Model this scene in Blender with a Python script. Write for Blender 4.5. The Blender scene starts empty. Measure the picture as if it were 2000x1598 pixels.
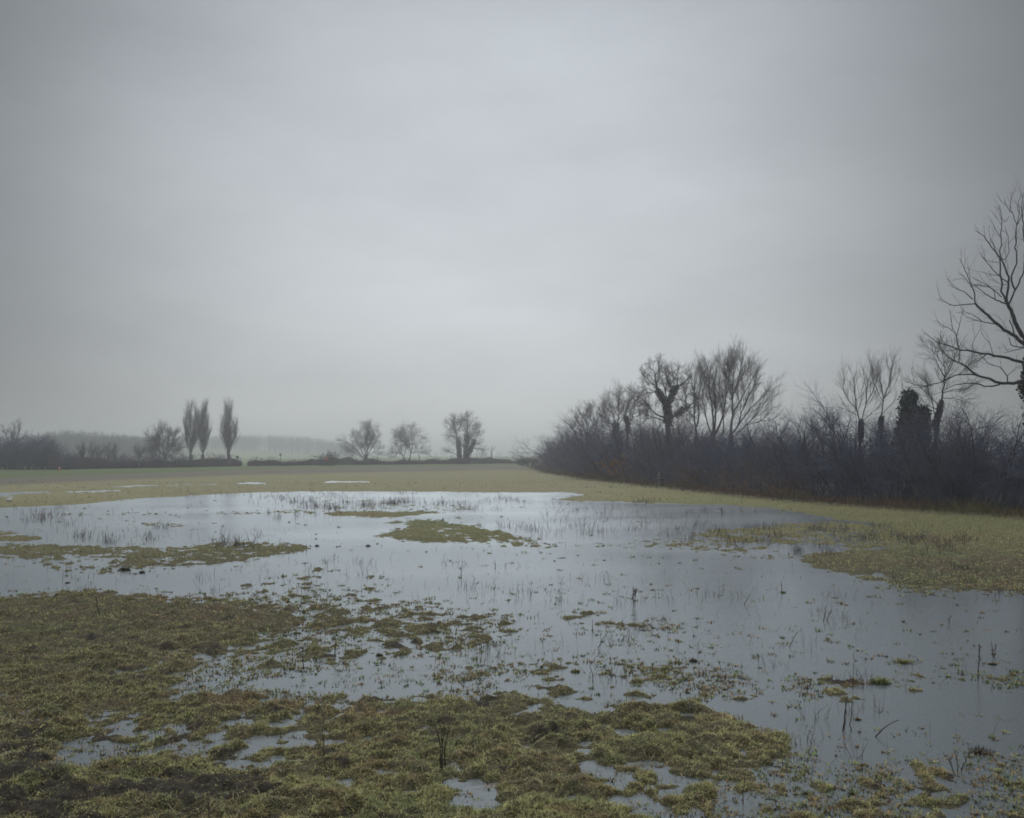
import bpy, math, random
import numpy as np

rng = np.random.default_rng(7)
random.seed(7)
C = bpy.context.scene.collection
F, HV, CH = 1750.0, 888.0, 2.8          # focal length in photo pixels, horizon row, camera height


def W(u, v, d):
    """the point at distance d ahead seen at photo pixel (u, v)"""
    return np.array([(u - 1000.0) / F * d, d, CH - (v - HV) / F * d])


# ------------------------------------------------------------------ noise
def _hash(ix, iy, seed):
    h = (ix.astype(np.int64) * 374761393 + iy.astype(np.int64) * 668265263 + seed * 974634777) & 0x7fffffff
    h = ((h ^ (h >> 13)) * 1274126177) & 0x7fffffff
    h = (h ^ (h >> 16)) & 0x7fffffff
    return h / float(0x7fffffff)


def noise(x, y, scale, seed):
    """smooth value noise in -1..1, cell size `scale` metres"""
    x = x / scale; y = y / scale
    ix = np.floor(x); iy = np.floor(y)
    fx = x - ix; fy = y - iy
    fx = fx * fx * (3 - 2 * fx); fy = fy * fy * (3 - 2 * fy)
    a = _hash(ix, iy, seed); b = _hash(ix + 1, iy, seed)
    c = _hash(ix, iy + 1, seed); d = _hash(ix + 1, iy + 1, seed)
    return (a * (1 - fx) + b * fx) * (1 - fy) * 2 + (c * (1 - fx) + d * fx) * fy * 2 - 1


def rnoise(x, y, scale, seed):
    c, s = math.cos(0.6 + seed), math.sin(0.6 + seed)
    return noise(x * c - y * s + 17.3 * seed, x * s + y * c, scale, seed)


def sstep(a, b, x):
    t = np.clip((x - a) / (b - a), 0, 1)
    return t * t * (3 - 2 * t)


# ------------------------------------------------------------------ flood map (plan of land and water laid on the meadow)
U0, U1, V0, V1, DU, DV = -600, 2600, 890, 1720, 4, 1
_ug = np.arange(U0, U1 + DU, DU); _vg = np.arange(V0, V1 + DV, DV)
GU, GV = np.meshgrid(_ug, _vg)
LAND = np.full(GU.shape, -0.95)


def paint(poly, val):
    poly = np.array(poly, float)
    inside = np.zeros(GU.shape, bool)
    px, py = poly[:, 0], poly[:, 1]
    j = len(poly) - 1
    for i in range(len(poly)):
        if py[i] != py[j]:
            cond = (py[i] > GV) != (py[j] > GV)
            xi = (px[j] - px[i]) * (GV - py[i]) / (py[j] - py[i]) + px[i]
            inside ^= cond & (GU < xi)
        j = i
    LAND[inside] = val


FARLAND = 1.5
paint([(-600, 880), (2600, 880), (2600, 1062), (2000, 1060), (1900, 1048), (1760, 1033), (1700, 1021), (1620, 1012),
       (1560, 1001), (1500, 991), (1400, 984), (1290, 985), (1200, 981), (1110, 979), (1075, 975), (1120, 970), (1160, 966),
       (1110, 961), (900, 960), (620, 960), (500, 962), (400, 966), (250, 975), (100, 988), (0, 991), (-600, 1012)], FARLAND)
for p in ([(-600, 966), (0, 962), (90, 961), (90, 964), (0, 967), (-600, 972)], [(100, 961), (230, 957), (240, 960), (110, 963)],
          [(185, 951), (250, 948), (330, 947), (260, 952)], [(640, 940), (722, 939), (722, 943), (640, 943)],
          [(465, 943), (525, 942), (525, 945), (465, 946)], [(-600, 970), (0, 968), (50, 967), (50, 970), (-600, 976)],
          [(300, 948), (440, 945), (440, 947), (300, 950)]):
    paint(p, -0.9)
paint([(1330, 992), (1480, 990), (1560, 1003), (1620, 1014), (1560, 1018), (1400, 1006)], -0.75)
paint([(1380, 1042), (1500, 1029), (1640, 1020), (1760, 1034), (1820, 1062), (1650, 1064), (1500, 1064), (1390, 1060)], 0.22)
paint([(1640, 1022), (1760, 1032), (2000, 1058), (2600, 1058), (2600, 1072), (1900, 1068), (1700, 1062)], 0.35)
paint([(1555, 1090), (1640, 1072), (1800, 1062), (2600, 1052), (2600, 1192), (2000, 1164), (1930, 1152), (1850, 1157),
       (1800, 1155), (1700, 1136), (1600, 1114)], 0.95)
paint([(1100, 1062), (1400, 1050), (1560, 1085), (1540, 1098), (1300, 1072)], -0.3)
paint([(620, 1003), (700, 997), (800, 996), (850, 1003), (760, 1009), (660, 1009)], 0.6)
paint([(735, 1017), (830, 1011), (890, 1016), (830, 1021)], 0.35)
paint([(740, 1051), (775, 1025), (860, 1018), (930, 1024), (950, 1038), (1010, 1046), (1030, 1060), (930, 1056), (830, 1056)], 0.42)
paint([(940, 1050), (1010, 1046), (1110, 1062), (1080, 1068), (960, 1062)], -0.1)
paint([(-600, 1058), (60, 1062), (200, 1068), (350, 1066), (440, 1060), (540, 1060), (615, 1068), (570, 1085), (480, 1096),
       (330, 1106), (230, 1116), (190, 1106), (260, 1090), (100, 1087), (0, 1094), (-600, 1110)], 0.42)
paint([(-600, 1038), (50, 1043), (125, 1048), (60, 1053), (-600, 1052)], 0.5)
paint([(0, 1085), (260, 1088), (190, 1118), (0, 1108)], -0.3)
paint([(370, 1000), (620, 996), (600, 1004), (400, 1007)], -0.25)
paint([(230, 1020), (420, 1023), (330, 1033)], -0.3)
paint([(120, 1003), (350, 1000), (340, 1006), (130, 1009)], -0.3)
paint([(610, 970), (900, 985), (920, 1000), (640, 1000)], -0.42)
paint([(430, 1150), (600, 1110), (760, 1130), (900, 1200), (1010, 1235), (930, 1275), (700, 1300), (600, 1318), (470, 1335),
       (400, 1310), (430, 1270), (540, 1215)], -0.46)
paint([(440, 1160), (560, 1150), (640, 1175), (660, 1230), (600, 1280), (500, 1300), (420, 1290), (500, 1220)], -0.16)
paint([(640, 1230), (780, 1215), (850, 1240), (760, 1265), (640, 1275)], -0.32)
paint([(800, 1205), (1000, 1195), (1100, 1230), (960, 1260), (840, 1250)], -0.4)
paint([(1120, 1180), (1340, 1190), (1330, 1240), (1130, 1240)], -0.55)
paint([(850, 1300), (1060, 1290), (1330, 1290), (1500, 1330), (1420, 1380), (1000, 1390), (860, 1362)], -0.44)
paint([(-600, 1192), (0, 1168), (100, 1160), (200, 1154), (320, 1156), (430, 1170), (510, 1188), (520, 1220), (470, 1245),
       (420, 1275), (400, 1300), (372, 1322), (388, 1344), (500, 1352), (650, 1368), (800, 1374), (900, 1367), (1000, 1388),
       (1100, 1393), (1200, 1377), (1310, 1367), (1400, 1392), (1480, 1425), (1565, 1458), (1600, 1510), (1560, 1570),
       (1520, 1720), (-600, 1720)], 0.6)
paint([(-600, 1205), (0, 1185), (150, 1172), (330, 1172), (430, 1190), (450, 1235), (370, 1290), (330, 1350), (200, 1400), (-600, 1420)], 0.95)
paint([(-600, 1480), (150, 1490), (420, 1520), (800, 1530), (1100, 1560), (1150, 1720), (-600, 1720)], 0.95)
paint([(900, 1400), (1250, 1395), (1390, 1415), (1440, 1470), (1100, 1475), (950, 1460)], 0.72)
paint([(160, 1300), (330, 1280), (400, 1300), (360, 1330), (250, 1330)], 0.6)
paint([(330, 1345), (560, 1356), (760, 1375), (760, 1395), (560, 1395), (380, 1375)], 0.3)
paint([(90, 1400), (250, 1405), (420, 1420), (600, 1395), (730, 1425), (690, 1490), (560, 1520), (400, 1505), (200, 1475)], 0.02)
paint([(150, 1440), (300, 1430), (360, 1460), (260, 1478)], -0.22)
paint([(560, 1420), (690, 1420), (690, 1470), (590, 1490)], -0.22)
paint([(850, 1490), (960, 1500), (1010, 1560), (900, 1570)], 0.0)
paint([(1180, 1480), (1500, 1470), (1630, 1500), (1640, 1640), (1250, 1660)], -0.1)
paint([(1565, 1458), (1700, 1395), (2200, 1410), (2200, 1720), (1640, 1720), (1640, 1500)], -0.78)
paint([(1640, 1510), (1720, 1495), (1790, 1550), (1800, 1640), (1680, 1640)], -0.05)
paint([(1880, 1440), (2050, 1440), (2060, 1640), (1900, 1620)], -0.42)
paint([(1525, 1328), (1580, 1312), (1650, 1330), (1640, 1362), (1560, 1368)], -0.12)
paint([(1690, 1328), (1760, 1314), (1810, 1338), (1720, 1350)], 0.05)
paint([(1800, 1300), (2050, 1310), (2050, 1350), (1830, 1345)], -0.3)


def _blur(a, r, axis):
    k = np.ones(2 * r + 1) / (2 * r + 1)
    pad = [(0, 0), (0, 0)]; pad[axis] = (r, r)
    b = np.pad(a, pad, mode='edge')
    return np.apply_along_axis(lambda m: np.convolve(m, k, mode='valid'), axis, b)


_l1 = _blur(_blur(LAND, 2, 1), 1, 0)
_l2 = _blur(_blur(_blur(LAND, 7, 1), 14, 0), 9, 0)
_w = sstep(1040, 1200, GV)
LAND = _l1 * (1 - _w) + _l2 * _w

# the old hedge line along the right-hand edge of the meadow, in metres
HEDGE = np.array([(5.0, 205.), (6.0, 181.), (8.0, 132.), (12.0, 94.), (14.5, 79.), (16.5, 66.), (18.2, 57.5), (19.6, 51.5), (21.0, 47.5),
                  (22.6, 43.8), (24.2, 40.), (27.0, 34.), (31., 26.), (36., 16.), (40, 5.)])


def hedge_x(y):
    return -1.3 * sstep(200, 120, np.asarray(y, float)) + np.interp(y, HEDGE[::-1, 1], HEDGE[::-1, 0])


def landness(x, y):
    ys = np.maximum(y, 2.5)
    u = np.clip(1000 + F * x / ys, U0, U1 - 1); v = np.clip(HV + F * CH / ys, V0, V1 - 1)
    fu = (u - U0) / DU; fv = (v - V0) / DV
    iu = fu.astype(int); iv = fv.astype(int)
    iu = np.minimum(iu, LAND.shape[1] - 2); iv = np.minimum(iv, LAND.shape[0] - 2)
    fu -= iu; fv -= iv
    return (LAND[iv, iu] * (1 - fu) + LAND[iv, iu + 1] * fu) * (1 - fv) + (LAND[iv + 1, iu] * (1 - fu) + LAND[iv + 1, iu + 1] * fu) * fv


def height(x, y):
    far_w = sstep(8, 40, y)
    L = landness(x + 0.22 * rnoise(x, y, 0.9, 61) + 0.5 * rnoise(x, y, 3.1, 62), y + (0.2 + 0.5 * far_w) * rnoise(x, y, 1.2, 63) + (0.3 + 0.9 * far_w) * rnoise(x, y, 4.3, 64))
    n0 = rnoise(x, y, 2.3, 1); n1 = rnoise(x, y, 0.62, 2); n2 = rnoise(x, y, 0.27, 3); n3 = rnoise(x, y, 0.11, 4)
    n2 = np.where(n2 > 0, n2 * 1.25, n2 * 0.9)
    amp = 0.5 + 0.5 * sstep(45, 14, y)
    hum = np.clip(rnoise(x, y, 0.42, 11) - 0.25, 0, 1)
    nq = rnoise(x, y, 0.19, 5); nr = rnoise(x, y, 0.055, 6)
    z = (0.062 - 0.022 * far_w) * L + amp * (0.014 * n0 + 0.022 * n1 + 0.035 * n2 + 0.034 * nq + 0.033 * n3 + 0.015 * nr) + 0.02 * hum * np.clip(L + 0.25, 0, 1)
    z = np.where(L < -0.6, np.minimum(z, -0.012), z)
    z = np.where(L > 1.4, np.maximum(z, 0.03), z)
    z = z + 0.17 * sstep(95, 250, y)
    dx = x - hedge_x(y)
    z = z + sstep(-3.0, 0.5, dx) * 0.08 * sstep(150, 80, y)
    return np.maximum(z, -0.2)


# ------------------------------------------------------------------ mesh helpers
def mesh(name, V, quads=None, tris=None, mat=None, parent=None, col=None, smooth=True):
    V = np.ascontiguousarray(V, np.float32)
    me = bpy.data.meshes.new(name)
    nq = 0 if quads is None else len(quads); nt = 0 if tris is None else len(tris)
    me.vertices.add(len(V)); me.vertices.foreach_set('co', V.ravel())
    me.loops.add(nq * 4 + nt * 3); me.polygons.add(nq + nt)
    idx = []; starts = []
    if nq:
        idx.append(np.asarray(quads, np.int32).ravel()); starts.append(np.arange(nq, dtype=np.int32) * 4)
    if nt:
        idx.append(np.asarray(tris, np.int32).ravel()); starts.append(nq * 4 + np.arange(nt, dtype=np.int32) * 3)
    me.loops.foreach_set('vertex_index', np.concatenate(idx)); me.polygons.foreach_set('loop_start', np.concatenate(starts))
    if smooth:
        me.polygons.foreach_set('use_smooth', np.ones(nq + nt, bool))
    if col is not None:
        a = me.color_attributes.new('tint', 'FLOAT_COLOR', 'POINT')
        c4 = np.ones((len(V), 4), np.float32); c4[:, :3] = col
        a.data.foreach_set('color', c4.ravel())
    me.update(); me.validate()
    if mat: me.materials.append(mat)
    o = bpy.data.objects.new(name, me); C.objects.link(o)
    if parent: o.parent = parent
    return o


def tag(o, label=None, cat=None, group=None, kind=None):
    if label: o['label'] = label
    if cat: o['category'] = cat
    if group: o['group'] = group
    if kind: o['kind'] = kind
    return o


def thing(name, label, cat, loc, group=None):
    o = bpy.data.objects.new(name, None); C.objects.link(o)
    o.empty_display_size = 0.3
    o.location = [float(a) for a in loc]
    return tag(o, label, cat, group)


def copy_tree(o, loc, rz=0.0, sc=(1, 1, 1), label=None, group=None):
    c = o.copy(); C.objects.link(c)
    c.location = [float(a) for a in loc]; c.rotation_euler = (0, 0, rz); c.scale = sc
    if label: c['label'] = label
    if group: c['group'] = group
    for ch in list(o.children):
        k = ch.copy(); C.objects.link(k); k.parent = c
    return c


class Tubes:
    def __init__(self):
        self.V = []; self.Q = []; self.n = 0

    def add(self, P, R, k):
        """P (M,K,3) centre lines, R (M,K) radii, k sides"""
        M, K, _ = P.shape
        if M == 0: return
        T = np.gradient(P, axis=1)
        T /= np.linalg.norm(T, axis=2, keepdims=True) + 1e-9
        ref = np.tile(np.array([0.31, 0.85, 0.42]), (M, 1))
        mean = P[:, -1] - P[:, 0]
        mean /= np.linalg.norm(mean, axis=1, keepdims=True) + 1e-9
        par = np.abs((mean * ref).sum(1)) > 0.85
        ref[par] = np.array([0.9, -0.3, 0.3])
        A = np.cross(T, ref[:, None, :]); A /= np.linalg.norm(A, axis=2, keepdims=True) + 1e-9
        B = np.cross(T, A)
        ang = np.arange(k) * 2 * math.pi / k
        ring = P[:, :, None, :] + R[:, :, None, None] * (np.cos(ang)[None, None, :, None] * A[:, :, None, :] + np.sin(ang)[None, None, :, None] * B[:, :, None, :])
        self.V.append(ring.reshape(-1, 3))
        m = np.arange(M)[:, None, None] * (K * k); a = np.arange(K - 1)[None, :, None] * k
        i = np.arange(k)[None, None, :]; j = (i + 1) % k
        q = np.stack([m + a + i, m + a + j, m + a + k + j, m + a + k + i], -1).reshape(-1, 4) + self.n
        self.Q.append(q); self.n += M * K * k

    def build(self, name, mat, parent, origin=(0, 0, 0)):
        return mesh(name, np.concatenate(self.V) - np.asarray(origin)[None], quads=np.concatenate(self.Q), mat=mat, parent=parent)


def resample(pts, K):
    pts = np.asarray(pts, float)
    d = np.r_[0, np.cumsum(np.linalg.norm(np.diff(pts, axis=0), axis=1))]
    t = np.linspace(0, d[-1], K)
    # smooth through the points with a cubic
    out = np.stack([np.interp(t, d, pts[:, i]) for i in range(3)], 1)
    sm = out.copy(); sm[1:-1] = 0.25 * out[:-2] + 0.5 * out[1:-1] + 0.25 * out[2:]
    return sm


def grow(P, R, dens, length, ang, rad, up=0.1, wob=0.18, K=5, t0=0.15, taper=0.35, tipbias=0.0, nmax=60, decl=0.35, updir=(0, 0, 1)):
    """children of the branches P (M,K,3): dens per metre, their own length, branching angle and tropism"""
    M, KP, _ = P.shape
    seg = np.linalg.norm(np.diff(P, axis=1), axis=2); L = seg.sum(1)
    n = np.clip(np.round(L * dens * rng.uniform(0.8, 1.2, M)), 2, nmax).astype(int)
    par = np.repeat(np.arange(M), n); N = len(par)
    first = np.repeat(np.cumsum(n) - n, n)
    t = t0 + (1 - t0) * ((np.arange(N) - first) + rng.uniform(0.1, 0.95, N)) / n[par]
    t = np.clip(t ** (1.0 / (1 + tipbias)), 0, 0.995)
    f = t * (KP - 1); i = np.minimum(f.astype(int), KP - 2); f = f - i
    S = P[par, i] * (1 - f[:, None]) + P[par, i + 1] * f[:, None]
    D = P[par, i + 1] - P[par, i]; D /= np.linalg.norm(D, axis=1, keepdims=True) + 1e-9
    rp = R[par, i] * (1 - f) + R[par, i + 1] * f
    v = rng.normal(size=(N, 3)); v -= (v * D).sum(1, keepdims=True) * D; v /= np.linalg.norm(v, axis=1, keepdims=True) + 1e-9
    a = ang * rng.uniform(0.6, 1.35, N) * (1 - 0.35 * t)
    d = np.cos(a)[:, None] * D + np.sin(a)[:, None] * v
    ln = length * rng.uniform(0.55, 1.15, N) * (1 - decl * t)
    ln = np.minimum(ln, np.maximum(L[par] * 0.95, length * 0.3))
    r0 = np.minimum(rad * rng.uniform(0.75, 1.2, N), rp * 0.8)
    Q = np.zeros((N, K, 3)); Q[:, 0] = S
    up = np.array(updir) * up
    for k in range(1, K):
        d = d + wob * rng.normal(size=(N, 3)) + up
        d /= np.linalg.norm(d, axis=1, keepdims=True)
        Q[:, k] = Q[:, k - 1] + d * (ln / (K - 1))[:, None]
    RR = r0[:, None] * np.linspace(1, taper, K)[None]
    return Q, RR


def leaves(centres, size, mat, name, parent, origin, flat=0.0):
    N = len(centres)
    a = rng.normal(size=(N, 3)); a[:, 2] *= (1 - flat); a /= np.linalg.norm(a, axis=1, keepdims=True)
    b = np.cross(a, rng.normal(size=(N, 3))); b /= np.linalg.norm(b, axis=1, keepdims=True) + 1e-9
    s = size * rng.uniform(0.6, 1.25, N)[:, None]
    c = np.asarray(centres)
    nrm = np.cross(a, b) * s * 0.25
    V = np.stack([c - a * s, c - b * s * 0.8 + nrm, c + a * s, c + b * s * 0.8 + nrm], 1).reshape(-1, 3)
    i = np.arange(N)[:, None] * 4
    q = np.concatenate([i, i + 1, i + 2, i + 3], 1)
    return mesh(name, V - np.asarray(origin)[None], quads=q, mat=mat, parent=parent, smooth=False)


def around(P, R, n, pad):
    """n points scattered round the branches P"""
    M, K, _ = P.shape
    w = np.linalg.norm(np.diff(P, axis=1), axis=2)
    w = w.ravel() / w.sum()
    s = rng.choice(M * (K - 1), n, p=w); m, k = s // (K - 1), s % (K - 1)
    f = rng.uniform(0, 1, n)[:, None]
    c = P[m, k] * (1 - f) + P[m, k + 1] * f
    r = R[m, k] + pad * np.sqrt(rng.uniform(0, 1, n)) * rng.uniform(0.5, 1.1, n)
    d = rng.normal(size=(n, 3)); d /= np.linalg.norm(d, axis=1, keepdims=True)
    return c + d * r[:, None]


# ------------------------------------------------------------------ materials
def new_mat(name):
    m = bpy.data.materials.new(name); m.use_nodes = True
    nt = m.node_tree; b = nt.nodes['Principled BSDF']
    return m, nt, b


def noisy(name, c1, c2, scale=3.0, rough=0.9, c3=None, spec=0.2, detail=4.0):
    m, nt, b = new_mat(name)
    tc = nt.nodes.new('ShaderNodeNewGeometry')
    n = nt.nodes.new('ShaderNodeTexNoise'); n.inputs['Scale'].default_value = scale; n.inputs['Detail'].default_value = detail
    nt.links.new(tc.outputs['Position'], n.inputs['Vector'])
    r = nt.nodes.new('ShaderNodeValToRGB')
    r.color_ramp.elements[0].position = 0.32; r.color_ramp.elements[0].color = (*c1, 1)
    r.color_ramp.elements[1].position = 0.68; r.color_ramp.elements[1].color = (*c2, 1)
    if c3:
        e = r.color_ramp.elements.new(0.5); e.color = (*c3, 1)
    nt.links.new(n.outputs['Fac'], r.inputs['Fac']); nt.links.new(r.outputs['Color'], b.inputs['Base Color'])
    b.inputs['Roughness'].default_value = rough; b.inputs['Specular IOR Level'].default_value = spec
    return m


def tinted(name, rough=0.85, lo=0.65, hi=1.3, scale=9.0, spec=0.25):
    """the tint written on the mesh (grass kinds) times a fine noise"""
    m, nt, b = new_mat(name)
    at = nt.nodes.new('ShaderNodeAttribute'); at.attribute_name = 'tint'
    tc = nt.nodes.new('ShaderNodeNewGeometry')
    n = nt.nodes.new('ShaderNodeTexNoise'); n.inputs['Scale'].default_value = scale; n.inputs['Detail'].default_value = 5
    nt.links.new(tc.outputs['Position'], n.inputs['Vector'])
    mr = nt.nodes.new('ShaderNodeMapRange'); mr.inputs[1].default_value = 0.3; mr.inputs[2].default_value = 0.7
    mr.inputs[3].default_value = lo; mr.inputs[4].default_value = hi
    nt.links.new(n.outputs['Fac'], mr.inputs[0])
    mx = nt.nodes.new('ShaderNodeVectorMath'); mx.operation = 'SCALE'
    nt.links.new(at.outputs['Color'], mx.inputs[0]); nt.links.new(mr.outputs[0], mx.inputs['Scale'])
    nt.links.new(mx.outputs[0], b.inputs['Base Color'])
    b.inputs['Roughness'].default_value = rough; b.inputs['Specular IOR Level'].default_value = spec
    return m


M = {}
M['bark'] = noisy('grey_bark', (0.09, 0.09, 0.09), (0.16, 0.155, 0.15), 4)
M['twig'] = noisy('brown_twigs', (0.115, 0.108, 0.108), (0.18, 0.168, 0.16), 0.8)
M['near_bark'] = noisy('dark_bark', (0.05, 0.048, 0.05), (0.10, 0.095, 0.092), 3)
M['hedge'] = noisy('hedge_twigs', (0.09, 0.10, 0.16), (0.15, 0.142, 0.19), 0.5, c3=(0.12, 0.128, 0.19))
M['brown'] = noisy('bramble_stems', (0.17, 0.10, 0.07), (0.24, 0.16, 0.10), 0.8)
M['ivy'] = noisy('ivy_leaves', (0.03, 0.042, 0.028), (0.06, 0.078, 0.048), 3, rough=0.36, spec=0.5)
M['ochre'] = noisy('ochre_leaves', (0.34, 0.17, 0.045), (0.46, 0.27, 0.09), 3)
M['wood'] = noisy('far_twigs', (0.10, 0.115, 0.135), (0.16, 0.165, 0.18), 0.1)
M['green'] = noisy('evergreen_twigs', (0.045, 0.06, 0.035), (0.09, 0.10, 0.055), 0.7)
M['stalk'] = noisy('dead_stalks', (0.055, 0.042, 0.04), (0.11, 0.08, 0.065), 6)
M['post'] = noisy('weathered_wood', (0.20, 0.19, 0.18), (0.34, 0.32, 0.30), 9)
M['dark_post'] = noisy('dark_wood', (0.05, 0.05, 0.05), (0.09, 0.085, 0.08), 9)
M['red'] = noisy('red_paint', (0.55, 0.07, 0.04), (0.65, 0.10, 0.05), 5, rough=0.5)
M['white'] = noisy('dirty_white', (0.6, 0.6, 0.58), (0.8, 0.8, 0.78), 8, rough=0.6)
M['ground'] = tinted('meadow_soil_and_turf', 0.95, 0.5, 1.45, 22)
_nt = M['ground'].node_tree
_g = _nt.nodes.new('ShaderNodeNewGeometry'); _n = _nt.nodes.new('ShaderNodeTexNoise'); _n.inputs['Scale'].default_value = 38; _n.inputs['Detail'].default_value = 6
_b = _nt.nodes.new('ShaderNodeBump'); _b.inputs['Strength'].default_value = 0.9; _b.inputs['Distance'].default_value = 0.03
_nt.links.new(_g.outputs['Position'], _n.inputs['Vector']); _nt.links.new(_n.outputs['Fac'], _b.inputs['Height']); _nt.links.new(_b.outputs[0], _nt.nodes['Principled BSDF'].inputs['Normal'])
M['grass'] = tinted('meadow_grass', 0.8, 0.7, 1.3, 14)
M['reed'] = tinted('reeds', 0.9, 0.75, 1.2, 3)

# ------------------------------------------------------------------ colours of the meadow
OLIVE = np.array([0.27, 0.26, 0.105]); STRAW = np.array([0.36, 0.32, 0.17]); RUST = np.array([0.31, 0.21, 0.10])
GREEN = np.array([0.19, 0.25, 0.095]); MUD = np.array([0.055, 0.045, 0.032]); TAN = np.array([0.285, 0.26, 0.15])
BANK = np.array([0.155, 0.14, 0.115]); FIELD = np.array([0.16, 0.21, 0.09])


def lerp(a, b, t):
    return a + (b - a) * t[:, None]


def ground_tint(x, y, z):
    n = len(x)
    a = 0.6 * rnoise(x, y, 1.9, 21) + 0.4 * rnoise(x, y, 0.5, 22)
    b = 0.5 * rnoise(x, y, 2.6, 23) + 0.5 * rnoise(x, y, 0.33, 24)
    g = 0.7 * rnoise(x, y, 4.5, 25) + 0.3 * rnoise(x, y, 0.6, 26)
    c = np.tile(OLIVE, (n, 1))
    c = lerp(c, STRAW, sstep(0.0, 0.7, a) * 0.7)
    c = lerp(c, RUST, sstep(0.1, 0.6, b) * 0.75)
    c = lerp(c, GREEN, sstep(0.25, 0.8, g) * 0.55)
    c = c * (1 + 0.2 * sstep(40, 80, y) * (noise(x * 0.16, y, 1.7, 28) + 0.7 * noise(x * 0.3, y, 5.0, 29)))[:, None]
    v = HV + F * (CH - z) / np.maximum(y, 2.5); u = 1000 + F * x / np.maximum(y, 2.5)
    # the far meadow: tan rough grass, then a darker brown bank, then a strip of short green grass under the far hedge
    nn = rnoise(x, y, 9, 27) * 1.0
    right = sstep(1080, 1450, u)
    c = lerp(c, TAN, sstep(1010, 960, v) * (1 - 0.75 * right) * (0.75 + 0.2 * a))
    c = lerp(c, np.array([0.20, 0.20, 0.075]), right * sstep(1060, 985, v) * 0.6)
    vh = np.interp(u, [-400, 0, 500, 1000, 1200], [928, 922, 911, 905.5, 905])
    band = np.interp(u, [0, 500, 1000], [24, 14, 11])
    c = lerp(c, BANK, sstep(vh + band + 5, vh + band - 2, v + nn) * 0.85)
    gb = np.interp(u, [0, 500, 1000], [12, 6, 4])
    c = lerp(c, GREEN * 0.62, sstep(vh + gb + 1.5, vh + gb - 1.5, v + 0.6 * nn))
    c = lerp(c, FIELD * 1.0, sstep(vh - 1, vh - 3, v))
    # darker brown ground towards and under the hedge
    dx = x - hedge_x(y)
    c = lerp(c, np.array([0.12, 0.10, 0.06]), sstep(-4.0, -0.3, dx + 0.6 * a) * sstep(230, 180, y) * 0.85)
    return c


def peat_and_vignette(x, y):
    """bare black peat where cattle have trodden the turf, thickened at the near corners to stand in for lens vignetting"""
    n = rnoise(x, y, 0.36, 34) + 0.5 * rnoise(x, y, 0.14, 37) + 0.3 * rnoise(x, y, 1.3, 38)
    corner = np.maximum(sstep(-0.6, -3.2, x) * sstep(10.5, 7.0, y), 0.8 * sstep(2.2, 3.8, x) * sstep(9.5, 7.0, y))  # extra peat that darkens both lower corners in place of lens falloff
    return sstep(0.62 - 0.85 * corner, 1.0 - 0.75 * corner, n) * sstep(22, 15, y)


# ------------------------------------------------------------------ ground sheet (finer near the camera)
us = np.concatenate([np.linspace(-9000, -600, 40)[:-1], np.linspace(-600, -60, 110)[:-1], np.arange(-60, 2060, 2.6), np.linspace(2060, 2600, 110), np.linspace(2600, 9000, 40)[1:]])
vs = np.concatenate([np.linspace(4200, 1760, 40)[:-1], np.arange(1760, 1060, -2.0), np.arange(1060, 900, -0.8), np.linspace(900, 893, 12)])
ds = np.concatenate([F * CH / (vs - HV), [1300, 1700, 2200, 2900]])
GX = (us[None, :] - 1000) / F * ds[:, None]; GY = np.repeat(ds[:, None], len(us), 1)
gx, gy = GX.ravel(), GY.ravel()
gz = height(gx, gy)
# low wooded rise beyond the fields
gz = gz + 9.0 * sstep(0, 1, 1 - np.abs(gx + 330) / 200.) * sstep(760, 930, gy) * sstep(1500, 1100, gy)
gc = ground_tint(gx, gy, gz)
L = landness(gx, gy)
wet = sstep(0.01, -0.05, gz)
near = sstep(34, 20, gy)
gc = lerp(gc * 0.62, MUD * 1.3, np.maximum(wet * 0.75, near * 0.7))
gc = lerp(gc, MUD * 0.8, peat_and_vignette(gx, gy) * 0.95)
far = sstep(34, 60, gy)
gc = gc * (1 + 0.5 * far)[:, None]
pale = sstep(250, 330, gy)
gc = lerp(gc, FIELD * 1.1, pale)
nu, nv = len(us), len(ds)
ii = (np.arange(nv - 1)[:, None] * nu + np.arange(nu - 1)[None]).ravel()
quads = np.stack([ii, ii + 1, ii + nu + 1, ii + nu], 1)
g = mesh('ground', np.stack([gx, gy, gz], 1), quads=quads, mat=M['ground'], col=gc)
tag(g, kind='structure')
g2v = np.array([(-1590, -95, -0.32), (1590, -95, -0.32), (1590, 2890, -0.32), (-1590, 2890, -0.32)], float)
g2 = mesh('ground', g2v, quads=[(0, 1, 2, 3)], mat=noisy('wet_turf', (0.10, 0.09, 0.04), (0.18, 0.16, 0.07), 0.5))
tag(g2, kind='structure')

# ------------------------------------------------------------------ flood water
m, nt, b = new_mat('flood_water')
nt.nodes.remove(b)
out = nt.nodes['Material Output']
geo = nt.nodes.new('ShaderNodeNewGeometry')
mp = nt.nodes.new('ShaderNodeMapping'); mp.inputs['Scale'].default_value = (1.2, 3.0, 1)
nt.links.new(geo.outputs['Position'], mp.inputs['Vector'])
wn = nt.nodes.new('ShaderNodeTexNoise'); wn.inputs['Scale'].default_value = 5.0; wn.inputs['Detail'].default_value = 3
nt.links.new(mp.outputs[0], wn.inputs['Vector'])
bp = nt.nodes.new('ShaderNodeBump'); bp.inputs['Strength'].default_value = 0.2; bp.inputs['Distance'].default_value = 0.05
nt.links.new(wn.outputs['Fac'], bp.inputs['Height'])
pm = nt.nodes.new('ShaderNodeMapping'); pm.inputs['Scale'].default_value = (0.10, 0.22, 1)
nt.links.new(geo.outputs['Position'], pm.inputs['Vector'])
pn = nt.nodes.new('ShaderNodeTexNoise'); pn.inputs['Scale'].default_value = 1.0; pn.inputs['Detail'].default_value = 3
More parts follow.
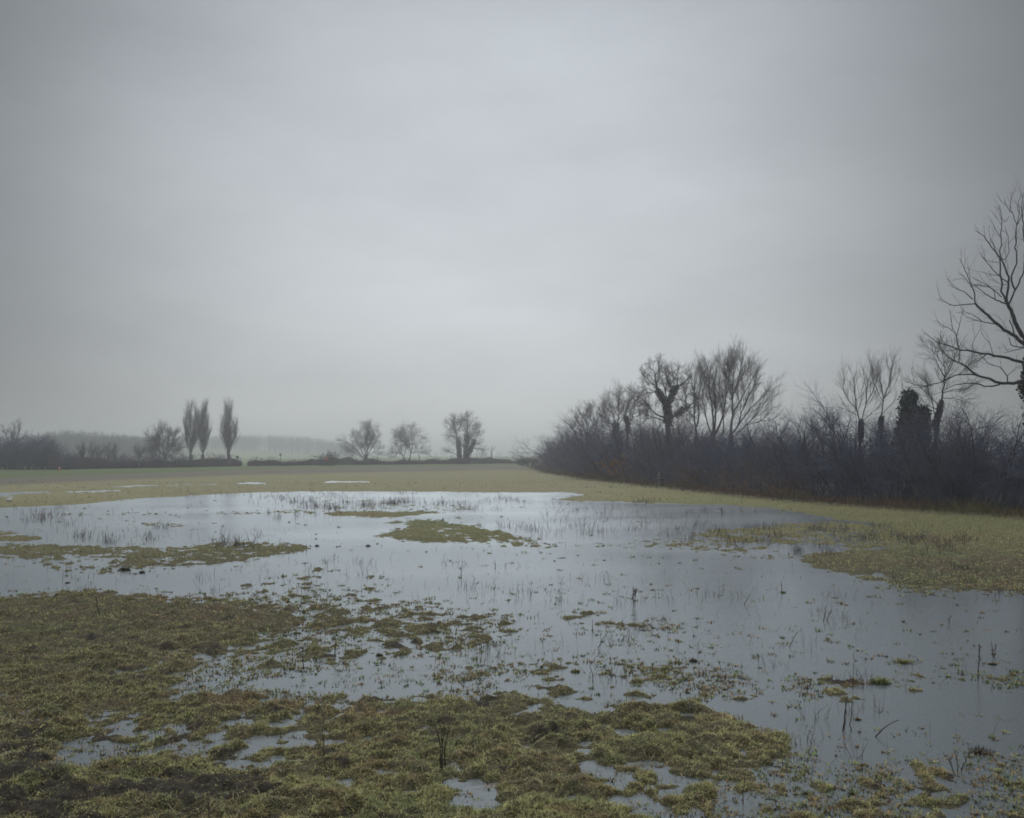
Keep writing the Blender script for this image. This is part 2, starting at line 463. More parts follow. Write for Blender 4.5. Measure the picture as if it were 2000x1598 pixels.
nt.links.new(pm.outputs[0], pn.inputs['Vector'])
pr = nt.nodes.new('ShaderNodeMapRange'); pr.inputs[1].default_value = .35; pr.inputs[2].default_value = .65; pr.inputs[3].default_value = 0.03; pr.inputs[4].default_value = 0.08
nt.links.new(pn.outputs['Fac'], pr.inputs[0]); nt.links.new(pr.outputs[0], bp.inputs['Strength'])
sr = nt.nodes.new('ShaderNodeMapRange'); sr.inputs[1].default_value = .35; sr.inputs[2].default_value = .65; sr.inputs[3].default_value = 0.17; sr.inputs[4].default_value = 0.22
nt.links.new(pn.outputs['Fac'], sr.inputs[0])
gl = nt.nodes.new('ShaderNodeBsdfGlossy'); nt.links.new(sr.outputs[0], gl.inputs['Roughness']); gl.inputs['Color'].default_value = (0.90, 0.96, 1.0, 1)
nt.links.new(bp.outputs[0], gl.inputs['Normal'])
tr = nt.nodes.new('ShaderNodeBsdfTransparent'); tr.inputs['Color'].default_value = (0.55, 0.53, 0.47, 1)
df = nt.nodes.new('ShaderNodeBsdfDiffuse'); df.inputs['Color'].default_value = (0.24, 0.27, 0.28, 1)   # silt hanging in the flood water
m1 = nt.nodes.new('ShaderNodeMixShader'); m1.inputs[0].default_value = 0.45
nt.links.new(tr.outputs[0], m1.inputs[1]); nt.links.new(df.outputs[0], m1.inputs[2])
fr = nt.nodes.new('ShaderNodeFresnel'); fr.inputs['IOR'].default_value = 1.5
m2 = nt.nodes.new('ShaderNodeMixShader')
nt.links.new(fr.outputs[0], m2.inputs[0]); nt.links.new(m1.outputs[0], m2.inputs[1]); nt.links.new(gl.outputs[0], m2.inputs[2])
nt.links.new(m2.outputs[0], out.inputs['Surface'])
wv = np.array([(-90, 2.5, 0), (90, 2.5, 0), (90, 125, 0), (-90, 125, 0)], float)
wt = mesh('flood_water', wv, quads=[(0, 1, 2, 3)], mat=m)
tag(wt, kind='structure')


# ------------------------------------------------------------------ grass
def blades(N, ulo, uhi, vlo, vhi, lrange, wfun, two=True, vpow=1.0):
    u = rng.uniform(ulo, uhi, N); v = vlo + (vhi - vlo) * rng.uniform(0, 1, N) ** vpow
    y = F * CH / (v - HV); x = (u - 1000) / F * y
    # clump: pull half of the blades towards tuft centres
    z = height(x, y); Ln = landness(x, y)
    keepn = rng.uniform(0, 1, N)
    tuft = rnoise(x, y, 0.16, 31) + 0.8 * rnoise(x, y, 0.38, 32) + 0.5 * rnoise(x, y, 1.1, 33)
    peat_vignette = peat_and_vignette(x, y)
    dens = np.where(z > 0.008, (0.25 + 0.75 * sstep(-0.6, 0.25, tuft)) * (1 - 0.92 * peat_vignette),
                    np.where(z > -0.03, 0.15 * sstep(-0.3, 0.5, tuft), 0.012))
    k = keepn < dens
    x, y, z = x[k], y[k], z[k]
    n = len(x)
    wetb = z < 0.0
    ln = rng.uniform(*lrange, n) * (1 + y / 60.0) * np.where(rng.uniform(0, 1, n) < 0.06, 1.9, 1.0)
    lean = rng.uniform(0.5, 1.45, n); lean = np.where(wetb, rng.uniform(0.4, 1.3, n), lean)
    az = rng.normal(0.6, 1.4, n)
    dx, dy = np.cos(az), np.sin(az)
    w = wfun(y) * rng.uniform(0.6, 1.3, n)
    sx, sy = -dy, dx
    root = np.stack([x, y, np.where(wetb, np.maximum(z, -0.05), z - 0.012)], 1)
    side = np.stack([sx, sy, np.zeros(n)], 1) * (w / 2)[:, None]
    h = np.sin(lean); c = np.cos(lean)
    mid = root + np.stack([dx * h * ln * 0.45, dy * h * ln * 0.45, (c * 0.55 + 0.14) * ln], 1)
    tip = root + np.stack([dx * h * ln, dy * h * ln, (c * 0.85 + 0.06) * ln + rng.normal(0, 0.006, n)], 1)
    col = ground_tint(x, y, z)
    col *= rng.uniform(0.55, 2.15, n)[:, None]
    kind = rnoise(x, y, 0.13, 35) + 0.6 * rnoise(x, y, 0.3, 36)
    col = lerp(col, RUST * rng.uniform(0.6, 1.2, (n, 1)), sstep(0.25, 0.8, kind) * 0.7)
    col = lerp(col, GREEN * rng.uniform(0.6, 1.3, (n, 1)), sstep(0.3, 0.9, -kind) * 0.6)
    dead = rng.uniform(0, 1, n) < 0.16
    col[dead] = STRAW * rng.uniform(0.7, 1.3, (dead.sum(), 1))
    col[wetb] *= 0.62
    V = np.stack([root - side, root + side, mid + side * 0.8, mid - side * 0.8, tip], 1)
    return V, col


def build_blades(sets):
    Vs = [s[0] for s in sets]; cols = [s[1] for s in sets]
    V = np.concatenate(Vs); col = np.concatenate(cols); n = len(V)
    i = np.arange(n)[:, None] * 5
    q = np.concatenate([i, i + 1, i + 2, i + 3], 1); t = np.concatenate([i + 3, i + 2, i + 4], 1)
    return mesh('grass', V.reshape(-1, 3), quads=q, tris=t, mat=M['grass'], col=np.repeat(col, 5, 0))


gs = [blades(900000, -80, 2080, 1130, 1640, (0.014, 0.042), lambda y: 0.0035 + 0.00055 * y, vpow=0.85),
      blades(190000, -80, 2080, 990, 1180, (0.016, 0.04), lambda y: 0.004 + 0.0007 * y, vpow=0.9),
      blades(16000, -80, 2080, 940, 1000, (0.02, 0.05), lambda y: 0.01 + 0.001 * y)]


def rosettes(N):
    """little drowned tufts whose tips break the water"""
    v = 965 + (1640 - 965) * rng.uniform(0, 1, N) ** 0.75; u = rng.uniform(-80, 2080, N)
    y = F * CH / (v - HV); x = (u - 1000) / F * y
    Ln = landness(x, y); z = height(x, y)
    clump = rnoise(x, y, 1.4, 71) + 0.7 * rnoise(x, y, 4.0, 72)
    k = (z < 0.0) & (rng.uniform(0, 1, N) < (0.07 + 0.93 * sstep(-0.9, -0.2, Ln)) * (0.06 + 0.94 * sstep(-0.3, 0.8, clump)) * (1 - 0.62 * sstep(11, 8.5, y)))
    x, y = x[k], y[k]; n0 = len(x)
    m = rng.integers(4, 22, n0); r = rng.uniform(0.012, 0.075, n0) * (0.7 + y / 45)
    i = np.repeat(np.arange(n0), m); n = len(i)
    a = rng.uniform(0, 6.28, n); rad = np.sqrt(rng.uniform(0, 1, n)) * r[i]
    X = x[i] + rad * np.cos(a) * 1.3; Y = y[i] + rad * np.sin(a)
    ln = rng.uniform(0.012, 0.05, n) * (0.8 + y[i] / 40); le = rng.uniform(0.7, 1.5, n)
    w = (0.006 + 0.0008 * Y) * rng.uniform(0.6, 1.3, n)
    dx, dy = np.cos(a + rng.normal(0, .5, n)), np.sin(a + rng.normal(0, .5, n))
    root = np.stack([X, Y, np.full(n, -0.012)], 1); side = np.stack([-dy, dx, 0 * a], 1) * (w / 2)[:, None]
    h, c = np.sin(le), np.cos(le)
    mid = root + np.stack([dx * h * ln * .45, dy * h * ln * .45, (c * .6 + .12) * ln + .006], 1)
    tip = root + np.stack([dx * h * ln, dy * h * ln, (c * .9 + .05) * ln + .012], 1)
    base = np.where(rng.uniform(0, 1, n0)[:, None] < 0.5, OLIVE[None], np.where(rng.uniform(0, 1, n0)[:, None] < 0.75, RUST[None], GREEN[None])) * rng.uniform(0.6, 1.35, (n0, 1))
    return np.stack([root - side, root + side, mid + side * .8, mid - side * .8, tip], 1), base[i] * rng.uniform(0.6, 1.4, (n, 1))




def straws(N):
    v = 1140 + 500 * rng.uniform(0, 1, N) ** 0.8; u = rng.uniform(-80, 2080, N)
    y = F * CH / (v - HV); x = (u - 1000) / F * y; z = height(x, y)
    k = (z > -0.01) & (rng.uniform(0, 1, N) < (1 - peat_and_vignette(x, y)) * sstep(-0.4, 0.6, rnoise(x, y, 0.6, 81) + 0.6 * rnoise(x, y, 2.2, 82)))
    x, y, z = x[k], y[k], z[k]; n = len(x)
    ln = rng.uniform(0.04, 0.13, n); az = rng.normal(0.3, 1.2, n); dx, dy = np.cos(az), np.sin(az)
    zm = np.maximum(height(x + dx * ln * .5, y + dy * ln * .5), 0) + 0.018; zt = np.maximum(height(x + dx * ln, y + dy * ln), 0) + 0.012
    side = np.stack([-dy, dx, 0 * az], 1) * ((0.003 + 0.0004 * y) / 2 * rng.uniform(.7, 1.3, n))[:, None]
    root = np.stack([x, y, z + 0.006], 1); mid = np.stack([x + dx * ln * .5, y + dy * ln * .5, zm], 1); tip = np.stack([x + dx * ln, y + dy * ln, zt], 1)
    c = np.where(rng.uniform(0, 1, (n, 1)) < .35, STRAW[None] * .85, RUST[None] * .6) * rng.uniform(.4, 1.25, (n, 1))
    return np.stack([root - side, root + side, mid + side, mid - side, tip], 1), c


gs.append(straws(17000))
gs.append(rosettes(46000))
go = build_blades(gs)
tag(go, 'wet matted grass, olive, straw and rust coloured, across the flooded meadow', 'grass', kind='stuff')

# ------------------------------------------------------------------ thin dead reeds standing in the far water
rv, rcol = [], []
patches = [(900, 990, 60, 9, 90), (780, 985, 130, 8, 260), (640, 985, 60, 12, 90), (560, 978, 70, 8, 110), (980, 975, 22, 3, 45), (620, 1005, 60, 12, 60),
           (480, 968, 160, 5, 70), (720, 967, 160, 4, 60), (480, 1065, 60, 18, 110), (240, 1045, 120, 16, 130), (120, 1010, 110, 14, 80), (80, 1015, 25, 8, 60), (1180, 1000, 90, 12, 80),
           (1100, 1035, 90, 16, 110), (1280, 1025, 140, 16, 110), (1420, 1048, 110, 14, 170), (1580, 1040, 120, 14, 150), (1700, 1050, 100, 18, 150),
           (1400, 1000, 40, 5, 40), (1250, 985, 130, 6, 90), (1850, 1060, 110, 25, 170), (1560, 1080, 60, 12, 80), (1850, 1120, 120, 25, 130),
           (1960, 1160, 50, 8, 60), (300, 1130, 250, 40, 90), (700, 1120, 250, 40, 90), (1100, 1160, 280, 50, 110), (1500, 1210, 280, 60, 110), (1150, 1280, 250, 50, 110),
           (1700, 1330, 200, 50, 60), (1800, 1450, 150, 60, 36), (1500, 960, 60, 4, 40), (1230, 950, 90, 5, 40)]
for (cu, cv, ru, rvv, n) in patches:
    n = int(n * 1.6)
    k = rng.integers(4, 12)
    cc = np.stack([rng.normal(cu, ru * 0.7, k), rng.normal(cv, rvv * 0.6, k)], 1)
    pick = rng.integers(0, k, n); loose = rng.uniform(0, 1, n) < 0.28
    uu = np.where(loose, rng.normal(cu, ru * 0.8, n), rng.normal(cc[pick, 0], 5 + ru * 0.05))
    vv = np.where(loose, rng.normal(cv, rvv * 0.7, n), rng.normal(cc[pick, 1], 0.8 + rvv * 0.06))
    vv = np.clip(vv, 955, 1600)
    y = F * CH / (vv - HV); x = (uu - 1000) / F * y
    z = np.maximum(height(x, y), -0.04) - 0.01
    hgt = rng.uniform(0.07, 0.40, n) * np.where(y > 25, 1.05, 0.7)
    lean = np.abs(rng.normal(0, 0.34, n)); az = rng.uniform(0, 2 * math.pi, n)
    K = 4
    P = np.zeros((n, K, 3)); P[:, 0] = np.stack([x, y, z], 1)
    for q in range(1, K):
        le = lean * (0.5 + 0.5 * q)
        st = hgt / (K - 1)
        P[:, q] = P[:, q - 1] + np.stack([np.cos(az) * np.sin(le) * st, np.sin(az) * np.sin(le) * st, np.cos(le) * st], 1)
    R = (0.0014 + 0.00014 * y)[:, None] * np.array([1.0, 0.9, 0.8, 0.35])[None] * rng.uniform(0.6, 1.3, n)[:, None]
    rv.append((P, R)); rcol.append(n)
T = Tubes()
for P, R in rv: T.add(P, R, 3)
tot = sum(rcol)
cc = np.where(rng.uniform(0, 1, tot)[:, None] < 0.7, np.array([[0.085, 0.06, 0.062]]), np.array([[0.17, 0.125, 0.085]])) * rng.uniform(0.7, 1.3, (tot, 1))
ro = mesh('reeds', np.concatenate(T.V), quads=np.concatenate(T.Q), mat=M['reed'], col=np.repeat(cc, 12, 0))
tag(ro, 'thin dark dead stems scattered through the shallow flood water', 'reeds', kind='stuff')

# ------------------------------------------------------------------ rough dead grass along the foot of the right-hand hedge
n = 26000
yy = 36 + (190 - 36) * rng.uniform(0, 1, n) ** 1.9
off = -np.abs(rng.normal(0, 1.0, n)) - 0.2 + 1.4 * rng.uniform(0, 1, n)
xx = hedge_x(yy) + off
zz = height(xx, yy)
hg = rng.uniform(0.15, 0.6, n) * (0.55 + 0.6 * sstep(-1.6, 0.4, off)) * (0.7 + 0.5 * sstep(-0.2, 0.6, rnoise(xx, yy, 3.0, 41)))
az = rng.uniform(0, 6.28, n); le = np.abs(rng.normal(0.35, 0.35, n))
w = 0.006 + 0.0004 * yy
root = np.stack([xx, yy, zz - 0.02], 1); dxy = np.stack([np.cos(az), np.sin(az)], 1)
side = np.stack([-dxy[:, 1], dxy[:, 0], 0 * az], 1) * w[:, None] / 2
mid = root + np.stack([dxy[:, 0] * np.sin(le) * hg * .4, dxy[:, 1] * np.sin(le) * hg * .4, np.cos(le) * hg * 0.6], 1)
tip = root + np.stack([dxy[:, 0] * np.sin(le) * hg, dxy[:, 1] * np.sin(le) * hg, np.cos(le) * hg * 0.95], 1)
V = np.stack([root - side, root + side, mid + side * .8, mid - side * .8, tip], 1)
br = sstep(-0.1, 0.5, rnoise(xx, yy, 4.0, 42))
col = lerp(np.tile(np.array([0.21, 0.175, 0.075]), (n, 1)), np.array([0.21, 0.13, 0.075]), br) * rng.uniform(0.6, 1.3, n)[:, None]
i = np.arange(n)[:, None] * 5
dg = mesh('dead_grass', V.reshape(-1, 3), quads=np.concatenate([i, i + 1, i + 2, i + 3], 1), tris=np.concatenate([i + 3, i + 2, i + 4], 1), mat=M['reed'], col=np.repeat(col, 5, 0))
tag(dg, 'rough brown dead grass along the foot of the right-hand hedge', 'dead grass', kind='stuff')


def gz_at(x, y):
    return float(height(np.array([float(x)]), np.array([float(y)]))[0])


# ------------------------------------------------------------------ trees built round traced limbs
def limbs3d(limbs, d, K=12, spread=0.7, bend=0.012):
    """limbs: (pixel polyline, base radius, tip radius, depth lean or None); every limb leaves in its own direction in depth"""
    P, R = [], []
    for e in limbs:
        pts, r0, r1 = e[0], e[1], e[2]
        s = e[3] if len(e) > 3 and e[3] is not None else rng.uniform(-spread, spread)
        d0 = d + (e[4] if len(e) > 4 else 0.0)
        w = np.array([W(u, v, d0) for u, v in pts])
        p = resample(w, K)
        arc = np.r_[0, np.cumsum(np.linalg.norm(np.diff(p, axis=0), axis=1))]
        # lean in depth, scaling so that the limb keeps its place beside its neighbours
        dep = s * arc * 0.8
        p = np.stack([p[:, 0] * (1 + dep / d), p[:, 1] + dep, CH + (p[:, 2] - CH) * (1 + dep / d)], 1)
        p[1:-1] += rng.normal(0, bend * arc[-1] * 0.35, (K - 2, 3))
        P.append(p); R.append(np.linspace(r0, r1, K))
    return np.array(P), np.array(R)


def tree(name, label, base_uv, d, limbs, levels, trunk=None, ivy=None, group=None, bark='bark', twig='twig', cat='tree', spread=0.7, sides=8, lim=0.62, mul=(1.6, 1.9, 2.9), K=12, bend=0.014):
    """trunk + limbs as one mesh, the twigs as another (crown), ivy as a third"""
    bx, by = W(base_uv[0], base_uv[1], d)[:2]
    bz = float(height(np.array([bx]), np.array([by]))[0])
    org = np.array([bx, by, bz])
    root = thing(name, label, cat, org, group)
    limbs = [(e[0], e[1] * lim, e[2] * lim) + tuple(e[3:]) for e in limbs]
    P, R = limbs3d(limbs, d, K=K, spread=spread, bend=bend)
    T = Tubes(); T.add(P, R, sides)
    if trunk is not None:
        TP, TR = limbs3d([(pts, r0, r1, 0.0) for pts, r0, r1 in trunk], d, K=K)
        for q in range(len(TP)):                                    # root flare into the ground
            TP[q, 0, 2] = min(TP[q, 0, 2], bz - 0.15)
            TR[q, 0] *= 1.35
        T.add(TP, TR, sides + 2)
    T.build('trunk', M[bark], root, org)
    if levels:
        T2 = Tubes(); PP, RR = P, R
        if trunk is not None and levels[0].get('trunk'):
            PP = np.concatenate([P, TP]); RR = np.concatenate([R, TR])
        for li, lv in enumerate(levels):
            lv = dict(lv); lv.pop('trunk', None); k = lv.pop('k', 3)
            lv['dens'] *= mul[li]; lv['length'] *= (1.2, 1.25, 1.2)[li]; lv['rad'] *= (0.66, 0.82, 1.05)[li]; lv.setdefault('taper', (.35, .45, .6)[li])
            lv['nmax'] = int(lv.get('nmax', 60) * 1.5)
            PP, RR = grow(PP, RR, **lv)
            T2.add(PP, RR, k)
        T2.build('crown', M[twig], root, org)
    if ivy:
        cs = []
        for (pts, r, nn, pad, *_s) in ivy:
            ip, ir = limbs3d([(pts, r, r * 0.8, 0.0)], d)
            cs.append(around(ip, ir, nn, pad))
        leaves(np.concatenate(cs), ivy[0][4] if len(ivy[0]) > 4 else 0.07, M['ivy'], 'ivy', root, org)
    return root


def Z(x0, y0, s, pts):
    return [(x0 + a / s, y0 + b / s) for a, b in pts]


LV = lambda dens, length, ang, rad, **k: dict(dens=dens, length=length, ang=ang, rad=rad, **k)

# --- the ivy-clad oak standing out of the hedge
z = lambda *p: Z(1240, 690, 7.143, p)
oak = [(z((440, 720), (380, 620), (320, 520), (300, 430), (270, 370), (300, 290), (260, 240), (215, 200)), .30, .035, 0.1),
       (z((320, 520), (270, 440), (210, 390), (160, 340)), .13, .03), (z((300, 430), (340, 330), (350, 250), (320, 170)), .13, .03),
       (z((470, 690), (520, 580), (560, 500), (640, 440), (700, 380), (760, 330)), .26, .03), (z((530, 560), (490, 450), (430, 310), (450, 230)), .14, .03),
       (z((560, 500), (600, 400), (600, 320), (540, 250)), .12, .03), (z((480, 900), (600, 850), (700, 760), (760, 740), (850, 650)), .22, .04),
       (z((440, 900), (330, 880), (240, 810), (190, 730), (130, 640), (20, 600)), .17, .03), (z((430, 960), (330, 910), (200, 880), (70, 820)), .12, .03),
       (z((190, 730), (200, 640), (180, 580)), .07, .02), (z((400, 640), (330, 560), (200, 500), (110, 470)), .1, .02), (z((700, 760), (720, 640), (680, 540)), .08, .02),
       (z((440, 700), (440, 600), (410, 480), (380, 380)), .13, .03, -0.9), (z((470, 700), (500, 620), (490, 520), (520, 420)), .13, .03, 0.9)]
tree('oak_tree', 'broad leafless oak with ivy-wrapped trunk and crooked limbs rising above the hedge', (1302, 938), 93, oak,
     [LV(1.3, 1.7, 0.85, .045, up=0.06, wob=0.28, K=6, t0=.3, k=4, nmax=14), LV(2.6, 0.9, 0.8, .022, wob=0.3, up=0.05), LV(4.0, 0.5, 0.75, .013, wob=0.25, K=3)],
     trunk=[([(1302, 955), (1304, 900), (1304, 816), (1304, 790)], .30, .27)],
     ivy=[(z((470, 980), (465, 900), (450, 780), (440, 720)), .26, 1500, .32, .09), (z((440, 720), (380, 620), (320, 520)), .2, 900, .3),
          (z((470, 700), (520, 580), (560, 500)), .16, 600, .3), (z((560, 870), (640, 820), (740, 740)), .15, 450, .35), (z((520, 520), (560, 500), (600, 470)), .12, 250, .3)])

# --- the tall multi-stemmed trees beside it
lvu = [LV(1.9, 2.1, 0.55, .03, up=0.13, wob=0.15, K=6, t0=.2, k=4, nmax=22), LV(3.0, 1.0, 0.6, .017, up=0.1, wob=0.18, K=4), LV(3.4, 0.55, 0.6, .012, up=0.08, wob=.18, K=3)]
tA = [(z((860, 1180), (850, 1030), (830, 950), (820, 850), (840, 700), (820, 500), (840, 280)), .17, .02), (z((860, 1030), (900, 850), (880, 620), (930, 430), (970, 260)), .14, .02),
      (z((830, 900), (760, 850), (700, 700), (720, 520)), .08, .02), (z((880, 650), (800, 450), (770, 290)), .08, .02), (z((850, 1050), (690, 900), (640, 780)), .07, .02)]
tree('multi_stem_tree', 'slender leafless tree with two upright stems just right of the ivy-clad oak', (1361, 948), 86, tA, lvu, mul=(1.3, 1.5, 2.1), trunk=[([(1361, 960), (1361, 905), (1360, 853)], .24, .2)])
tB = [(z((1090, 1160), (1090, 950), (1080, 700), (1020, 480), (1050, 220)), .17, .02), (z((1110, 1100), (1125, 900), (1130, 720), (1110, 480), (1130, 230)), .15, .02),
      (z((1110, 1150), (1180, 1000), (1240, 850), (1270, 600), (1260, 380), (1290, 120)), .16, .02), (z((1080, 1140), (1030, 1050), (980, 850), (940, 600), (980, 380)), .12, .02),
      (z((1080, 700), (1180, 560), (1210, 380)), .08, .02), (z((1240, 1130), (1240, 950), (1230, 830), (1190, 640), (1180, 400)), .1, .02), (z((1010, 480), (960, 380), (930, 240)), .07, .02)]
tree('multi_stem_tree', 'tall leafless tree with a fan of stems, middle of the clump right of the oak', (1393, 950), 82, tB, lvu, mul=(1.3, 1.5, 2.1), trunk=[([(1393, 964), (1393, 905), (1393, 850)], .26, .2)])
tC = [(z((1340, 1160), (1350, 950), (1360, 700), (1370, 450), (1385, 40)), .19, .02), (z((1350, 1130), (1430, 1020), (1560, 840), (1740, 640), (1890, 470)), .13, .02),
      (z((1370, 830), (1450, 700), (1550, 520), (1640, 330)), .12, .02), (z((1345, 650), (1420, 440), (1510, 90)), .11, .02), (z((1410, 1130), (1560, 1000), (1720, 830), (1850, 640)), .1, .02),
      (z((1365, 500), (1290, 330), (1240, 140)), .08, .02), (z((1430, 1020), (1500, 800), (1600, 560), (1720, 350)), .09, .02), (z((1560, 1000), (1750, 950), (1900, 930)), .06, .015),
      (z((1360, 600), (1300, 430), (1330, 200)), .09, .02), (z((1400, 480), (1480, 330), (1580, 230)), .08, .02), (z((1370, 330), (1410, 200), (1430, 110)), .06, .015)]
tree('multi_stem_tree', 'tallest leafless tree of the hedge, its right side spreading low over the hedge top', (1428, 953), 78, tC, lvu, mul=(1.3, 1.5, 2.1), trunk=[([(1428, 967), (1428, 905), (1428, 850)], .28, .21)])

# --- smaller rounded trees left of the oak (zoom 980,660 at 3.448)
z = lambda *p: Z(980, 660, 3.448, p)
lvr = [LV(1.4, 2.1, 0.7, .05, up=0.12, wob=0.15, K=6, t0=.25, k=4, nmax=16), LV(2.6, 1.1, 0.7, .025, up=0.07, wob=0.19, K=4), LV(3.2, 0.6, 0.65, .016, up=.05, wob=.2, K=3)]
tree('ash_tree', 'small rounded leafless tree with one straight stem, farthest left of the oak', (1148, 922), 140,
     [(z((580, 680), (575, 600), (560, 540), (550, 490)), .12, .03), (z((580, 650), (620, 560), (640, 500)), .1, .03), (z((578, 660), (520, 580), (500, 540)), .09, .03),
      (z((580, 680), (650, 610), (690, 560)), .09, .03), (z((578, 600), (600, 540), (600, 485)), .09, .03), (z((580, 690), (500, 640), (470, 610)), .08, .02), (z((590, 690), (660, 650), (720, 620)), .08, .02)],
     lvr, trunk=[([(1148, 940), (1148, 900), (1148, 855)], .18, .14)])
tree('ash_tree', 'leafless tree with a wide rounded crown above a broad ivy-covered foot, left of the oak', (1204, 928), 118,
     [(z((770, 620), (760, 560), (740, 490), (720, 430)), .13, .03), (z((775, 600), (790, 520), (780, 440), (790, 380)), .13, .03), (z((780, 600), (830, 520), (850, 440), (880, 390)), .12, .03),
      (z((770, 620), (720, 570), (690, 490)), .09, .03), (z((840, 510), (890, 470), (930, 430)), .09, .02), (z((740, 500), (700, 470), (690, 440)), .07, .02)],
     lvr, trunk=[([(1204, 945), (1204, 890), (1203, 838)], .24, .18)], ivy=[(z((770, 690), (770, 610), (765, 575)), .2, 700, .4, .11), (z((790, 660), (770, 640), (750, 680)), .2, 400, .8)])
tree('ash_tree', 'crooked low leafless tree with ivied stump-like stem close beside the oak', (1229, 930), 110,
     [(z((850, 600), (845, 560), (830, 520), (840, 480)), .13, .04), (z((935, 640), (930, 590), (900, 560), (865, 545)), .1, .03), (z((850, 600), (880, 540), (920, 520), (960, 500)), .09, .02), (z((930, 590), (970, 560), (990, 540)), .07, .02)],
     lvr, trunk=[([(1227, 950), (1227, 890), (1226, 833)], .2, .16), ([(1252, 950), (1252, 890), (1251, 845)], .15, .12)], ivy=[(z((850, 640), (848, 580), (835, 530)), .15, 600, .3, .10)])

# --- two thin upright trees with ivy at the foot (zoom 1500,660 at 3.996)
z = lambda *p: Z(1500, 660, 3.996, p)
lvt = [LV(1.7, 1.5, 0.5, .022, up=0.14, wob=0.12, K=5, t0=.15, k=4, nmax=16), LV(2.4, 0.8, 0.5, .011, up=0.1, wob=0.15, K=4), LV(2.2, 0.4, 0.5, .007, up=0.1, wob=.15, K=3)]
tree('thin_tree', 'thin leafless tree with a forked open crown and ivied foot, above the hedge', (1682, 980), 56,
     [(z((725, 660), (690, 560), (680, 440), (670, 360), (680, 280)), .065, .01), (z((725, 660), (765, 520), (775, 420), (740, 270)), .055, .01), (z((690, 560), (620, 480), (580, 400), (600, 300)), .04, .008),
      (z((690, 600), (600, 560), (530, 520)), .035, .008), (z((765, 520), (830, 400), (820, 220)), .04, .008), (z((735, 650), (800, 600), (850, 500)), .03, .008)],
     lvt, trunk=[([(1682, 995), (1681, 900), (1681, 825)], .1, .075)], ivy=[(z((725, 790), (725, 700), (728, 650)), .09, 900, .14, .06)], bark='near_bark')
tree('thin_tree', 'thin leafless tree with one straight stem and fan-shaped top, beside the ivy column', (1720, 982), 54,
     [(z((885, 640), (890, 560), (905, 470), (880, 340), (855, 240)), .065, .01), (z((905, 470), (940, 380), (960, 300), (975, 200)), .05, .008), (z((888, 600), (940, 540), (1000, 480)), .035, .008),
      (z((900, 500), (850, 420), (835, 300)), .035, .008), (z((900, 480), (970, 400), (1010, 320)), .035, .008)],
     lvt, trunk=[([(1720, 998), (1720, 900), (1721, 820)], .09, .07)], ivy=[(z((880, 740), (882, 670), (885, 620)), .08, 700, .12, .06)], bark='near_bark')

# --- the ivy column
root_ivy = None
cz = lambda *p: Z(1500, 660, 3.996, p)
tree('ivy_covered_tree', 'dead tree stump smothered in a dark green column of ivy above the hedge', (1772, 988), 51,
     [(cz((1080, 430), (1055, 400), (1040, 375), (1050, 350), (1035, 290)), .03, .012, 0.0), (cz((1090, 420), (1100, 390), (1130, 375)), .025, .01), (cz((1070, 420), (1068, 395), (1080, 380), (1150, 372)), .02, .008)],
     [LV(1.5, 0.3, 0.7, .008, K=3, nmax=5)],
     trunk=[([(1772, 1006), (1772, 900), (1771, 770)], .22, .12)],
     ivy=[(cz((1100, 900), (1095, 700), (1095, 560), (1100, 470)), .14, 5200, .5, .075), (cz((1120, 480), (1110, 455), (1090, 450)), .1, 1300, .33), (cz((1060, 860), (1055, 700), (1060, 640)), .12, 1500, .45),
          (cz((1200, 900), (1200, 700), (1205, 590)), .14, 2600, .46), (cz((1220, 620), (1215, 570), (1200, 560)), .12, 700, .28), (cz((1120, 1000), (1130, 860)), .2, 1200, .7)], bark='near_bark')

# --- the leaning tree behind the near oak's boughs
tree('leaning_tree', 'leafless tree with a dark leaning trunk and fine bushy twigs behind the near boughs', (1826, 985), 52,
     [(z((1330, 590), (1360, 470), (1375, 330), (1380, 230), (1360, 100)), .1, .012), (z((1375, 330), (1440, 200), (1480, 80)), .06, .01), (z((1375, 300), (1320, 200), (1280, 90)), .05, .01),
      (z((1345, 540), (1280, 470), (1200, 400), (1130, 330)), .05, .01), (z((1340, 560), (1270, 540), (1190, 470)), .04, .01), (z((1365, 430), (1470, 400), (1580, 400)), .045, .01), (z((1360, 470), (1450, 470), (1560, 500)), .04, .01),
      (z((1380, 230), (1310, 130), (1240, 60)), .04, .01), (z((1375, 330), (1480, 290), (1570, 220), (1650, 120)), .05, .01), (z((1300, 600), (1290, 520), (1250, 420), (1240, 300)), .045, .01)],
     [LV(2.4, 1.2, 0.65, .018, up=0.08, wob=0.2, K=5, t0=.2, k=3, nmax=18), LV(3.2, 0.65, 0.65, .010, up=0.05, wob=0.22, K=4), LV(3.5, 0.35, 0.6, .006, wob=.2, K=3)],
     trunk=[([(1826, 1005), (1824, 900), (1833, 800)], .15, .11)], ivy=[(z((1300, 700), (1330, 600), (1355, 500)), .1, 900, .14, .06)], bark='near_bark')

